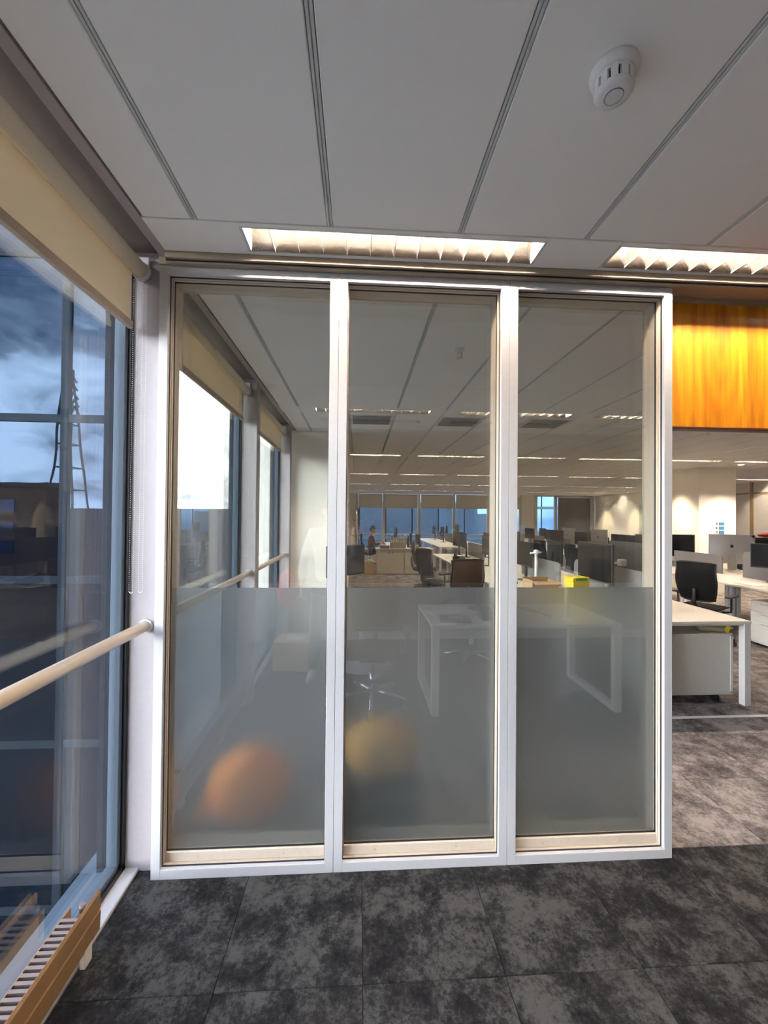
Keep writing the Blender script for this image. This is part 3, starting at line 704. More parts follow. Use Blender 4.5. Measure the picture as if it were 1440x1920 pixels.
# ---- row one: x 1.75..3.4, four workstations long
RN = {1: 'desk row just beyond the glass', 2: 'desk row beyond the hanging wood panel', 3: 'desk row before the far windows'}
GAP = 1.6
def row(rid, xc, y0, nws, left_style, right_style, chairs_l=(), chairs_r=(), mz=None, skip=1):
    for k in range(nws):
        yc = y0+GAP*(k+.5); pos = '%s from the near end' % ORD[k]
        place(desk0, (xc-.41, yc, 0), -PI/2, 'pale desk on the window side, %s, %s' % (ORD[k], RN[rid]), 'desks, ' + RN[rid])
        place(desk0, (xc+.41, yc, 0), PI/2, 'pale desk on the wall side, %s, %s' % (ORD[k], RN[rid]), 'desks, ' + RN[rid])
        d = thing('desk_divider', 'grey fabric screen between desks, %s, %s' % (ORD[k], RN[rid]), 'desk screen', (xc, yc, 0), 0, 'grey desk screens, ' + RN[rid])
        b = MB(); R = .07; y1_, z1_ = .62, 1.12
        if k > 0: z1_ = 1.03
        poly = [(-y1_, .66), (y1_, .66)] + [(y1_-R+R*math.cos(a), z1_-R+R*math.sin(a)) for a in [PI/2*q/6 for q in range(7)]] + [(-y1_+R-R*math.sin(a), z1_-R+R*math.cos(a)) for a in [PI/2*q/6 for q in range(7)]]
        b.prism(poly, 'x', -.0098, .0098); b.build('fabric_panel', M_div, d)
        MB().box(-.0098, .0098, -.5, -.46, .60, .66).box(-.0098, .0098, .46, .5, .60, .66).build('bracket', M_alu, d)
        ls = left_style[k % len(left_style)]; rs = right_style[k % len(right_style)]
        if k < skip: ls = rs = None
        jit = random.uniform(-.08, .08)
        P = {'black': mon0, 'grey': mong, 'silver': mons}
        nm = {'black': 'black', 'grey': 'dark grey white-armed', 'silver': 'silver all-in-one'}
        zz = DZ+(mz or 0)
        if ls: place(P[ls], (xc-.26, yc+jit, DZ), -PI/2+random.uniform(-.12, .12), '%s monitor facing the windows, %s, %s' % (nm[ls], ORD[k], RN[rid]), 'monitors, ' + RN[rid])
        if rs: place(P[rs], (xc+.26, yc-jit, DZ), PI/2+random.uniform(-.12, .12), '%s monitor facing the wall, %s, %s' % (nm[rs], ORD[k], RN[rid]), 'monitors, ' + RN[rid])
    for (k, dx, dy, rz) in chairs_l: place(chair0, (xc-.82-.28+dx, y0+GAP*(k+.5)+dy, 0), -PI/2+rz, 'black mesh office chair on the window side, %s, %s' % (ORD[k], RN[rid]), 'black office chairs, ' + RN[rid])
    for (k, dx, dy, rz) in chairs_r: place(chair0, (xc+.82+.28+dx, y0+GAP*(k+.5)+dy, 0), PI/2+rz, 'black mesh office chair on the wall side, %s, %s' % (ORD[k], RN[rid]), 'black office chairs, ' + RN[rid])
row(1, 2.575, 1.48, 4, ['black', 'black'], ['grey', 'black', 'grey', 'black'], chairs_l=[(2, -.12, -.1, .5), (3, .0, .1, -.2)], chairs_r=[(1, 0, 0, .2), (2, 0, 0, 0), (3, 0, 0, -.1)])
place(chairb0, (1.39, 3.66, 0), .08, 'brown office chair back seen through the middle bay beside the desk row', None)
row(2, 5.85, 2.65, 7, ['black', 'black', 'black'], ['silver', 'silver', 'black'], skip=2, chairs_l=[(0, -.20, -.15, .5), (1, 0, .2, .3), (2, 0, 0, 0), (3, 0, 0, .3), (4, 0, 0, 0), (5, 0, 0, .2)], chairs_r=[(3, 0, 0, 0), (4, 0, 0, 0)])
row(3, 3.2, 10.2, 3, ['black'], ['black', 'grey'], chairs_l=[(0, 0, 0, .2), (1, 0, 0, -.2)])
# extra second monitors
place(mong, (2.36, 2.12, DZ), -PI/2, 'large grey monitor on the window side of the nearest desk screen', None)
place(mong, (2.80, 2.26, DZ), PI/2, 'dark grey monitor on the wall side of the nearest desk screen, white arm showing', None)
place(mons, (6.40, 4.85, DZ+.02), 2.55, 'silver all-in-one screen seen from behind, dark emblem, right of the partition', None)
place(mons, (5.85, 5.45, DZ), -.62, 'silver-chinned black screen beside the last partition post', None)
place(mon0, (5.78, 3.50, DZ), -.85, 'black monitor at the right edge, nearest on the desks beyond the wood panel', None)

for q, (x, y, a, lb) in enumerate([(2.28, 4.35, -PI/2+.3, 'second black monitor on the second desk of the nearest row, window side'), (2.30, 7.68, -PI/2+.1, 'second black monitor on the last desk of the nearest row, window side'), (2.88, 6.08, PI/2-.1, 'second black monitor on the third desk of the nearest row, wall side'), (5.55, 6.25, -PI/2+.35, 'extra black monitor on the third desk beyond the wood panel'), (5.57, 9.45, -PI/2+.2, 'extra black monitor on the fifth desk beyond the wood panel'), (5.56, 11.0, -PI/2-.3, 'extra black monitor on the sixth desk beyond the wood panel'), (6.15, 8.65, PI/2+.3, 'extra black monitor on the fourth desk beyond the wood panel, wall side')]):
    place(mon0, (x, y, DZ), a, lb)
# storage pedestal under the near desk end, with the yellow bag
pd = thing('storage_pedestal', 'white low storage unit under the desk end right of the partition', 'pedestal', (2.92, 1.61, 0))
MB().box(-.33, .36, -.06, .30, .075, .605, bev=.003).build('body', M_ped, pd)
MB().box(-.32, -.30, -.064, -.06, .09, .61).box(.33, .35, -.064, -.06, .09, .60).box(-.32, .35, -.064, -.06, .585, .60).box(-.32, .35, -.064, -.06, .09, .105).build('panel_rim', M_ped, pd)
me = None
for (x, y) in ((-.25, 0), (.24, 0), (-.25, .24), (.24, .24)):
    if me is None: o = MB().tube([(-.012, 0, .0375), (.012, 0, .0375)], .037, 14).build('caster', M_blackp, pd); me = o.data
    else: o = bpy.data.objects.new('caster', me); COL.objects.link(o); o.parent = pd
    o.location = (x, y, 0)
bgm = MB()
def bag(u, v):
    a = 2*PI*u; b_ = PI*(v-.5); r = 1+.12*math.sin(5*a+7*v)+.08*math.sin(9*v+2*a)
    return Vector((.17*r*math.cos(a)*math.cos(b_), .09*r*math.sin(a)*math.cos(b_), .038+.036*math.sin(b_)*(1+.2*math.sin(4*a))))
bgm.grid(bag, 24, 10); bg_ = bgm.build('plastic_bag', mat('crumpled_bag', (.42, .38, .25), .3)); bg_.location = (3.16, 1.63, .607); tag(bg_, 'crumpled bag with a yellow edge on the low storage unit', 'bag')
MB().box(.03, .075, -.095, -.088, .012, .07, rot=(0, .5, 0)).build('yellow_edge', M_yellow, bg_)
def drawer_ped(loc, rz, label):
    t = thing('drawer_pedestal', label, 'pedestal', loc, rz, 'drawer pedestals under the far desk row')
    MB().box(-.2, .2, -.25, .25, .03, .57, bev=.002).build('body', M_ped, t)
    for (z0, z1) in ((.05, .31), (.315, .43), (.435, .56)):
        d = MB().box(-.195, .195, -.262, -.25, z0, z1, bev=.002).build('drawer', M_ped, t)
        MB().box(-.06, .06, -.272, -.262, z1-.03, z1-.02, bev=.002).build('handle', M_alu, d)
    b = MB()
    for x in (-.16, .16):
        for y in (-.2, .2): b.tube([(x-.01, y, .016), (x+.01, y, .016)], .016, 10)
    b.build('caster', M_blackp, t)
drawer_ped((5.35, 3.0, 0), -PI/2, 'white drawer pedestal under the near end of the desks beyond the wood panel')
drawer_ped((5.35, 5.9, 0), -PI/2, 'white drawer pedestal under the third desk beyond the wood panel')

# nearest desk clutter (seen over the film)
yb_ = thing('yellow_box', 'yellow printed cardboard box with green band on the nearest desk beyond the glass', 'box', (2.12, 2.02, DZ), .15)
MB().box(-.09, .09, -.07, .07, 0, .305, bev=.003).build('carton', M_yellow, yb_)
MB().box(-.06, .06, -.0715, -.07, .275, .298).build('green_band', M_green, yb_)
lg = MB(); lg.lathe([(.0001, 0), (.035, .0), (.0001, .001)], n=20); 
for v in lg.bm.verts: v.co = Vector((v.co.x+.045, -.0712+v.co.z*.2, v.co.y+.17))
lg.build('black_print', M_blackp, yb_)
ct = thing('cardboard_tray', 'open brown cardboard carton beside the yellow box', 'box', (1.83, 2.18, DZ), .1)
MB().box(-.14, .14, -.10, .10, 0, .01).box(-.14, .14, -.10, -.095, 0, .25).box(-.14, .14, .095, .10, 0, .27).box(-.14, -.135, -.1, .1, 0, .26).box(.135, .14, -.1, .1, 0, .24).build('carton', M_card, ct)
MB().box(-.14, .14, -.165, -.1, .245, .25, rot=(.35, 0, 0), piv=(0, -.1, .25)).build('flap', M_card, ct)
cs = thing('cable_riser', 'slim white pole with a cross piece standing on the desk by the carton', 'pole', (2.10, 2.90, DZ))
MB().tube([(0, 0, 0), (0, 0, .46)], .016, 12).build('pole', M_plast, cs)
MB().lathe([(.02, .44), (.03, .46), (.028, .49), (.0001, .50)], n=14).tube([(-.07, 0, .455), (.07, .02, .465)], .011, 8).build('head', M_plast, cs)
MB().lathe([(.0001, 0), (.07, 0), (.07, .008), (.0001, .012)], n=20).build('foot', M_plast, cs)
for q, (x, y, rz, lb) in enumerate([(1.98, 3.55, .2, 'black desk phone on the window side desk by the brown chair'), (5.42, 4.35, -1.2, 'black desk phone beside the silver screens beyond the wood panel'), (2.05, 6.4, .3, 'black desk phone on the third desk of the nearest row'), (5.4, 6.9, -1.3, 'black desk phone further along the desks beyond the wood panel')]):
    place(phone0, (x, y, DZ), rz, lb, 'desk phones')
for q, (x, y, z, lb) in enumerate([(1.95, 5.0, DZ, 'loose papers on the second desk of the nearest row'), (1.95, 7.2, DZ, 'loose papers at the end of the nearest desk row'), (5.3, 3.4, DZ, 'loose papers on the near desk beyond the wood panel'), (3.1, 3.0, DZ, 'loose papers behind the grey screen of the nearest row'), (5.3, 8.4, DZ, 'loose papers deep along the desks beyond the wood panel')]):
    paper_stack(x, y, z, random.uniform(-.5, .5), lb)
def cup(x, y, z, m, label, r=.036, h=.09):
    o = MB().lathe([(.0001, 0), (r*.8, 0), (r, h), (r*.9, h), (r*.7, .006), (.0001, .006)], n=18).build('mug', m); o.location = (x, y, z); tag(o, label, 'cup')
    MB().tube([(r*.9, 0, h*.8), (r+.022, 0, h*.7), (r+.022, 0, h*.35), (r*.85, 0, h*.2)], .005, 6).build('handle', m, o)
cup(5.50, 5.65, DZ, mat('lime_green', (.2, .6, .08), .4), 'lime green cup on the desk beside the partition post')
cup(2.1, 5.7, DZ, M_plast, 'white cup on the third desk of the nearest row'); cup(3.1, 4.4, DZ, M_plast, 'white cup behind the screens of the nearest row')
mv = thing('desk_lamp', 'small dark clip lamp standing over the screens near the partition post', 'lamp', (6.3, 6.3, DZ))
MB().lathe([(.0001, 0), (.06, 0), (.06, .01), (.0001, .02)], n=16).build('base', M_blackp, mv); MB().tube([(0, 0, .01), (0, 0, .6), (-.05, 0, .68)], .008, 8).build('stem', M_blackp, mv)
MB().lathe([(.0001, .03), (.06, .0), (.05, -.03)], c=(-.07, 0, .70), n=16).build('shade', mat('green_shade', (.06, .13, .05), .4), mv)

# binders / clutter on cabinets far
cb_x = [.50, 1.27]
for q, x in enumerate(cb_x):
    t = thing('storage_cabinet', ['cream double-door cabinet beside the seated person', 'cream double-door cabinet partly behind the black chair'][q], 'cabinet', (x+.385, 9.75, 0), 0, 'low cream cabinets')
    MB().box(-.384, .384, -.215, .22, .02, .70, bev=.002).box(-.37, .37, -.2, .2, 0, .02).build('carcass', M_cab, t)
    for s in (-1, 1):
        d = MB().box(min(s*.002, s*.381), max(s*.002, s*.381), -.236, -.217, .03, .69, bev=.002).build('door', M_cab, t)
        MB().box(s*.045-.006, s*.045+.006, -.25, -.236, .57, .65, bev=.002).build('handle', M_blackp, d)
        MB().tube([(s*.045, -.241, .53), (s*.045, -.236, .53)], .008, 8).build('lock', M_alu, d)
o = MB().box(.47, 2.08, 9.50, 9.99, .70, .725, bev=.002).build('cabinet_worktop', M_desk); tag(o, 'continuous pale worktop lying over both low cream cabinets', 'worktop')
bx = .88
for k in range(9):
    w = random.uniform(.035, .05); h = random.uniform(.26, .31)
    o = thing('ring_binder', '%s standing taupe folder from the seated person side, on the cabinets' % ORD[k], 'folder', (bx, 9.66, .726), 0, 'taupe folders on the cabinets'); o.rotation_euler.y = random.uniform(-.04, .02)
    MB().box(0, w, -.12, .12, 0, h, bev=.003).build('cover', M_binder, o); MB().box(w*.2, w*.8, -.1215, -.12, h*.55, h*.85).build('spine_label', M_paper if k % 3 == 0 else M_cab, o)
    bx += w+.006
box_thing('document_tray', M_mgrey, (.26, .34, .07), (.72, 9.68, .726), .0, 'flat dark document tray on the cabinets left of the folders', 'tray')
box_thing('storage_box', M_binder, (.26, .2, .09), (1.55, 9.66, .726), -.05, 'low brown box on the cabinets right of the folders', 'box')
box_thing('box_lid_clutter', M_blackp, (.18, .14, .03), (1.56, 9.66, .817), .2, 'black pouch lying on the low brown box', 'pouch')
paper_stack(.62, 9.8, .726, .6, 'white papers at the seated person end of the cabinet top', 12)
paper_stack(1.82, 9.7, .726, .8, 'sloping white papers behind the low brown box', 14)
for q, (x, y) in enumerate(((.95, 9.92), (1.32, 9.9), (1.42, 9.93))):
    o = thing('bottle', ['dark bottle standing behind the first folders', 'tall bottle with pale cap behind the last folders', 'bottle beside the brown box'][q], 'bottle', (x, y, .726))
    MB().lathe([(.0001, 0), (.035, 0), (.035, .24), (.014, .30), (.014, .34)], n=14).build('body', M_blackp if q != 1 else M_mgrey, o); MB().lathe([(.016, .335), (.016, .365), (.0001, .365)], n=12).build('cap', M_plast, o)
bb = box_thing('open_crate', M_card, (.32, .32, .36), (.28, 9.7, 0), 0, 'brown cardboard crate on the carpet left of the cream cabinets', 'crate')
o = box_thing('tissue_packet', mat('mint_print', (.3, .7, .5), .6), (.16, .1, .05), (.30, 9.66, .362), .2, 'mint green and white packet on top of the brown crate', 'packet')
# far desk in front of the seated person
place(desk0, (1.1, 11.6, 0), PI/2, 'pale desk the seated person works at, behind the cabinets', None)
place(mon0, (1.2, 11.4, DZ), PI/2, 'black monitor standing on the seated person desk', None)
# coat stand
cst = thing('coat_stand', 'dark pole coat stand with slanting pegs before the far windows', 'coat stand', (-.09, 12.7, 0))
MB().tube([(0, 0, .02), (0, 0, 1.82)], .028, 12).build('pole', M_binder, cst); MB().lathe([(.0001, 0), (.2, 0), (.2, .02), (.0001, .03)], n=24).build('foot', M_binder, cst)
for k, (z, a) in enumerate(((1.45, PI), (1.05, PI), (.9, PI), (1.2, 0), (1.62, .0))):
    MB().tube([(0, 0, z-.02), (.14*math.cos(a), .02, z+.05)], .010, 8).build('peg', M_binder, cst)
# dark turned screen + dark slate curved chair back at left of the middle bay
place(mon0, (-.14, 2.75, .74), .75, 'black screen turned away, low at the post side of the middle bay', None)
sdk = thing('side_table', 'small pale table behind the film carrying the turned black screen', 'table', (-.14, 2.75, 0))
MB().box(-.30, .30, -.25, .25, .715, .739, bev=.003).build('table_top', M_desk, sdk)
for s in (-1, 1):
    for v in (-1, 1): MB().box(s*.26-.015, s*.26+.015, v*.21-.015, v*.21+.015, 0, .715).build('leg', M_plast, sdk)
# items behind the film
pf = thing('round_pouf', 'round orange pouf on the carpet right behind the frosted film', 'pouf', (-.575, .44, 0))
MB().lathe([(.0001, 0), (.13, .0), (.19, .04), (.215, .12), (.20, .21), (.13, .27), (.0001, .285)], n=32).build('cushion', M_orange, pf)
MB().lathe([(.0001, .284), (.02, .287), (.0001, .292)], n=12).build('button', M_orange, pf)
MB().tube([(-.19, -.06, .10), (-.225, -.15, .05), (-.19, -.10, .15)], .014, 8).build('strap', M_orange, pf)
st = thing('low_stool', 'low stool with tan cushion and black drum base behind the frosted film', 'stool', (.14, .41, 0))
MB().lathe([(.0001, 0), (.17, 0), (.20, .03), (.20, .24), (.18, .26), (.0001, .26)], n=32).build('drum_base', M_blackp, st)
MB().lathe([(.0001, .26), (.18, .262), (.205, .30), (.20, .38), (.16, .42), (.0001, .43)], n=32).build('cushion', M_tan, st)

# ---- column notice
nt = thing('wall_notice', 'white notice with three blue panels and round icons on the cream column', 'notice', (7.884, 6.696, 1.42))
MB().box(-.115, .115, -.004, 0, -.145, .145).build('sheet', M_paper, nt)
for k in range(3):
    z = .092-.092*k
    MB().box(-.025, .105, -.007, -.004, z-.036, z+.036).build('blue_panel', M_blue, nt)
    b = MB(); b.tube([(-.07, -.004, z), (-.07, -.007, z)], .028, 14); b.build('icon', M_mgrey, nt)
    b = MB(); b.tube([(-.07+(.006 if k == 1 else 0), -.007, z), (-.07, -.009, z)], .012 if k else .008, 10); b.build('icon_mark', M_paper, nt)
sw = box_thing('wall_switch', M_blackp, (.09, .02, .14), (9.3, 12.4, 1.2), 0, 'x', 'switch'); bpy.data.objects.remove(sw)
# dark shelf with red item, far right
sh = thing('dark_shelving', 'black waist-high shelving at the far right edge behind the desks', 'shelving', (10.44, 7.9, 0))
MB().box(-.8, .8, -.2, .2, 1.13, 1.17).box(-.8, .8, -.2, .2, 0, .05).box(-.8, .8, .18, .2, 0, 1.15).box(-.8, -.77, -.2, .2, 0, 1.15).box(.77, .8, -.2, .2, 0, 1.15).build('carcass', M_blackp, sh)
for z in (.4, .78): MB().box(-.78, .78, -.19, .19, z, z+.02).build('shelf', M_blackp, sh)
rb = MB().grid(lambda u, v: Vector((.28*math.cos(2*PI*u)*math.cos(PI*(v-.5)), .12*math.sin(2*PI*u)*math.cos(PI*(v-.5)), .045+.045*math.sin(PI*(v-.5))*(1+.2*math.sin(6*PI*u)))), 20, 8).build('folded_jacket', M_red); rb.location = (10.28, 7.9, 1.186); tag(rb, 'folded red garment lying on the black shelving', 'garment')
# panelled wall and posts beyond the far column (right)
wl = struct(MB().box(XR-.03, XR-.001, 6.4, 11.6, 0, CZ).build('wall_panelled', mat('pale_panel', (.62, .60, .54), .5)))
me = None
for y in (6.6, 8.25, 9.9, 11.55):
    if me is None: o = MB().box(XR-.07, XR-.031, -.04, .04, 0, CZ-.001).build('post', mat('bronze_post', (.25, .17, .08), .4), wl); me = o.data
    else: o = bpy.data.objects.new('post', me); COL.objects.link(o); o.parent = wl
    o.location.y = y
MB().box(XR-.06, XR-.031, 6.4, 11.6, CZ-.36, CZ-.32).build('top_rail', MATS['bronze_post'], wl)

# downlights washing the far right wall
for q, (x, y) in enumerate(((XR-.35, 17.3), (XR-.35, 15.2), (XR-.35, 13.0))):
    t = thing('downlight', '%s small downlight from the far corner, washing the right-hand cream wall' % ORD[q], 'downlight', (x, y, CZ-.001), 0, 'wall washer downlights')
    MB().lathe([(.07, 0), (.07, -.004), (.05, -.004), (.05, .0)], n=20, cap=False).build('ring', M_plast, t); MB().lathe([(.0001, -.001), (.05, -.001)], n=20, cap=False).build('lens', M_down, t)
    ld = bpy.data.lights.new('downlight_beam', 'SPOT'); ld.energy = 260; ld.color = (1, .78, .5); ld.spot_size = 1.5; ld.spot_blend = .8; ld.shadow_soft_size = .05
    lo = bpy.data.objects.new('downlight_beam', ld); COL.objects.link(lo); lo.location = (x, y, CZ-.03); lo.rotation_euler = (0, .25, 0)
for q, (x, y) in enumerate(((7.9, 6.2), (6.95, 7.2))):
    t = thing('downlight', ['small downlight in front of the notice on the cream column', 'small downlight beside the cream column with the notice'][q], 'downlight', (x, y, CZ-.001), 0, 'wall washer downlights')
    MB().lathe([(.07, 0), (.07, -.004), (.05, -.004), (.05, .0)], n=20, cap=False).build('ring', M_plast, t); MB().lathe([(.0001, -.001), (.05, -.001)], n=20, cap=False).build('lens', M_down, t)
    ld = bpy.data.lights.new('downlight_beam', 'SPOT'); ld.energy = 160; ld.color = (1, .78, .5); ld.spot_size = 1.4; ld.spot_blend = .8; ld.shadow_soft_size = .05
    lo = bpy.data.objects.new('downlight_beam', ld); COL.objects.link(lo); lo.location = (x, y, CZ-.03)
gb = thing('glass_board', 'greenish glass writing board on the cream wall near the far corner', 'board', (XR-.03, 14.4, 0))
MB().box(-.006, .006, -.55, .55, .95, 2.2, bev=.002).build('sheet', mat('pale_green_glass', (.55, .63, .52), .12), gb)
for y in (-.45, .45):
    for z in (1.05, 2.1): MB().tube([(-.012, y, z), (.028, y, z)], .02, 10).build('stand_off', M_chrome, gb)

# ================================================================== BEHIND THE CAMERA (seen mirrored in the glass)
rd = make_desk(True); first(rd, (1.39, -1.69, 0), PI, 'white loop-legged desk beside the photographer, mirrored in the film')
place(mong, (1.86, -1.58, DZ+.002), .5, 'grey monitor on the desk beside the photographer', None)
place(mon0, (1.15, -1.86, DZ), 3.3, 'black monitor turned on the desk beside the photographer', None)
paper_stack(.80, -1.75, DZ, 1.4, 'white papers on the corner of the desk beside the photographer', 8)
bk = thing('hardback_book', 'dark book with pale label on the desk beside the photographer', 'book', (.82, -1.45, DZ), .15)
MB().box(-.13, .13, -.09, .09, 0, .022, bev=.002).build('cover', M_mgrey, bk); MB().box(-.05, .06, -.03, .03, .022, .0235).build('title_label', M_paper, bk)
place(phone0, (1.16, -1.52, DZ), 0, 'black desk phone on the desk beside the photographer', 'desk phones')
pr = thing('cable_tangle', 'dark cables trailing over the desk beside the photographer', 'cables', (1.62, -1.66, DZ))
for k in range(5):
    pts = [(.05*k-.1+.08*math.sin(3*t/8+k), .16-.05*t+.02*math.sin(k*2+t), .006+.02*abs(math.sin(t*.8+k))) for t in range(9)]
    MB().tube(pts, .004, 6).build('cable', M_mgrey, pr)
place(chairb0, (.13, -1.54, 0), .1, 'brown office chair in front of the photographer, mirrored in the film', None)
chrome_chair = make_chair(M_brownf, 'office_chair'); 
first(chrome_chair, (1.25, -2.50, 0), .6, 'brown office chair with chrome star base behind the mirrored desk')
rs = thing('round_base_table', 'small brown-topped stand with round white base, behind the mirrored chair', 'table', (.06, -2.50, 0))
MB().lathe([(.0001, 0), (.31, 0), (.31, .012), (.06, .03), (.05, .05)], n=36).build('base', M_plast, rs); MB().lathe([(.045, .04), (.045, .60)], n=20).build('stem', M_plast, rs); MB().lathe([(.0001, .60), (.27, .60), (.28, .615), (.27, .63), (.0001, .63)], n=36).build('table_top', M_brownf, rs)
bxs = thing('cardboard_box', 'closed cardboard box with a paper sheet on top, mirrored low in the film', 'box', (-.66, -2.45, 0), .1)
MB().box(-.20, .20, -.16, .16, 0, .30, bev=.004).build('carton', M_card, bxs); MB().box(-.10, .08, -.06, .06, .30, .302).build('paper_sheet', M_paper, bxs)
rbag = thing('red_bag', 'soft red bag hanging by the windows behind the photographer', 'bag', (-.80, -2.75, 0))
MB().grid(lambda u, v: Vector((.13*math.cos(2*PI*u)*math.sin(PI*v)**.6, .06*math.sin(2*PI*u)*math.sin(PI*v)**.6, .55+.45*v)), 20, 10).build('body', M_red, rbag)
MB().tube([(-.05, 0, .98), (-.04, 0, 1.12), (-.10, .0, 1.12), (.04, 0, 1.12), (.05, 0, .98)], .008, 6).build('strap', M_blackp, rbag)

# ================================================================== PEOPLE
def skinned(name, joints, edges, m, parent, levels=2):
    names = list(joints); idx = {k: i for i, k in enumerate(names)}
    me = bpy.data.meshes.new(name); me.from_pydata([joints[k][0] for k in names], [(idx[a], idx[b]) for a, b in edges], [])
    me.materials.append(m); o = bpy.data.objects.new(name, me); COL.objects.link(o)
    if parent: o.parent = parent
    mod = o.modifiers.new('skin', 'SKIN'); mod.use_smooth_shade = True
    sv = me.skin_vertices[0].data if me.skin_vertices else None
    for k in names:
        r = joints[k][1]; rr = r if isinstance(r, tuple) else (r, r)
        me.skin_vertices[0].data[idx[k]].radius = rr
    me.skin_vertices[0].data[0].use_root = True
    s = o.modifiers.new('sub', 'SUBSURF'); s.levels = levels; s.render_levels = levels
    return o
def head(parent, c, face, r=.105, hairy=True, scale=1.0):
    """head with eyes, nose, mouth, ears, hair; face = yaw angle the face looks to"""
    R = Euler((0, 0, face)).to_matrix()   # local +y is the face direction
    def T(v): return R @ Vector(v)*scale + Vector(c)
    def hd(u, v):
        a = 2*PI*u; b_ = PI*(v-.5); x = .075*math.cos(a)*math.cos(b_); y = .095*math.sin(a)*math.cos(b_); z = .118*math.sin(b_)
        if z < 0: x *= 1+z*2.2; y = y*(1+z*1.2)+(-z*.12)
        if y > 0 and abs(x) < .02 and -.05 < z < .02: y += .020*(1-abs(x)/.02)*(1-abs(z+.02)/.035 if abs(z+.02) < .035 else 0)
        return T((x, y, z))
    h = MB().grid(hd, 40, 28).build('head', M_skin, parent)
    b = MB()
    for s in (-1, 1):
        c_ = T((s*.076, -.005, -.01)); b.lathe([(.0001, -.03), (.012, -.02), (.014, .015), (.0001, .03)], c=c_, n=8)
    b.build('ear', M_skin, h)
    b = MB()
    for s in (-1, 1): c_ = T((s*.031, .083, .006)); b.lathe([(.0001, -.009), (.013, 0), (.0001, .009)], c=c_, n=10)
    b.build('eye', M_hair, h)
    b = MB(); b.tube([T((-.022, .084, -.058)), T((0, .091, -.060)), T((.022, .084, -.058))], [.003, .006, .003], 8); b.build('mouth', mat('lips', (.42, .17, .15), .5), h)
    def hr(u, v):
        a = 2*PI*u; b_ = PI*.5*v*1.0; z0 = .02 if math.sin(a) > .35 else (-.06 if math.sin(a) < -.2 else -.01)
        lo = z0+.02*math.sin(9*a)*.3; zz = lo+(.128-lo)*math.sin(b_); k = math.sqrt(max(0, 1-(max(zz, 0)/.130)**2))
        return T((.084*math.cos(a)*k, (.102*math.sin(a)-.006)*k, zz))
    MB().grid(hr, 36, 10, .006).build('hair', M_hair, h)
    return h
def hand(parent, wrist, fdir, pdir, m=M_skin, s=1.0):
    """palm plus five separate curled fingers; fdir = finger direction, pdir = palm normal"""
    f = Vector(fdir).normalized(); p = Vector(pdir).normalized(); a = f.cross(p).normalized(); w = Vector(wrist)
    J = {'w': (tuple(w), (.020*s, .026*s)), 'p': (tuple(w+f*.045*s), (.014*s, .036*s)), 'k': (tuple(w+f*.085*s), (.012*s, .036*s))}
    o = skinned('hand', J, [('w', 'p'), ('p', 'k')], m, parent, 2)
    for q, (off, ln) in enumerate(((-.028, .065), (-.010, .075), (.010, .070), (.028, .055))):
        b0 = w+f*.075*s+a*off*s; b1 = b0+f*ln*.5*s+p*.010*s; b2 = b1+f*ln*.25*s+p*.022*s; b3 = b2+f*ln*.05*s+p*.022*s
        skinned('finger', {'a': (tuple(b0), .0095*s), 'b': (tuple(b1), .0085*s), 'c': (tuple(b2), .008*s), 'd': (tuple(b3), .007*s)}, [('a', 'b'), ('b', 'c'), ('c', 'd')], m, o, 2)
    b0 = w+f*.025*s-a*.025*s; b1 = b0+f*.03*s-a*.028*s+p*.01*s; b2 = b1+f*.03*s-a*.004*s+p*.012*s
    skinned('thumb', {'a': (tuple(b0), .011*s), 'b': (tuple(b1), .010*s), 'c': (tuple(b2), .0085*s)}, [('a', 'b'), ('b', 'c')], m, o, 2)
    return o
# photographer: stands left of and behind the lens, only seen mirrored in the glass
ph = thing('person', 'person in white shirt and dark trousers taking the picture, mirrored in the first bay', 'person', (-.28, -2.10, 0))
J = {'pelvis': ((0, 0, .96), (.155, .11)), 'waist': ((0, 0, 1.10), (.135, .095)), 'chest': ((0, 0, 1.30), (.165, .11)), 'neckb': ((0, .0, 1.47), (.06, .055)), 'neck': ((0, .015, 1.54), .052),
     'sl': ((-.175, 0, 1.43), .062), 'el': ((-.245, -.01, 1.16), .046), 'wl': ((-.265, .07, .93), .029),
     'sr': ((.17, 0, 1.43), .062), 'er': ((.24, .03, 1.20), .046), 'wr': ((.22, .10, 1.42), .029)}
skinned('body', {k: (v[0], tuple(q*.93 for q in v[1]) if isinstance(v[1], tuple) else v[1]*.9) for k, v in J.items()}, [('pelvis', 'waist'), ('waist', 'chest'), ('chest', 'neckb'), ('neckb', 'neck'), ('chest', 'sl'), ('sl', 'el'), ('el', 'wl'), ('chest', 'sr'), ('sr', 'er'), ('er', 'wr')], M_skin, ph)
SJ = {'pelvis': ((0, 0, .93), (.175, .125)), 'waist': ((0, 0, 1.10), (.16, .115)), 'chest': ((0, 0, 1.30), (.178, .125)), 'neckb': ((0, .0, 1.455), (.075, .07)),
      'sl': ((-.18, 0, 1.42), .078), 'el': ((-.25, -.01, 1.16), .062), 'wl': ((-.268, .06, .97), .045), 'sr': ((.175, 0, 1.42), .078), 'er': ((.245, .03, 1.19), .062), 'wr': ((.225, .09, 1.38), .042)}
skinned('shirt', SJ, [('pelvis', 'waist'), ('waist', 'chest'), ('chest', 'neckb'), ('chest', 'sl'), ('sl', 'el'), ('el', 'wl'), ('chest', 'sr'), ('sr', 'er'), ('er', 'wr')], M_shirt, ph)
TJ = {'hip': ((0, 0, .94), (.165, .12)), 'hl': ((-.10, 0, .84), .10), 'kl': ((-.13, .03, .48), .068), 'al': ((-.16, .0, .10), .056), 'hr': ((.10, 0, .84), .10), 'kr': ((.11, .03, .48), .068), 'ar': ((.12, .0, .10), .056)}
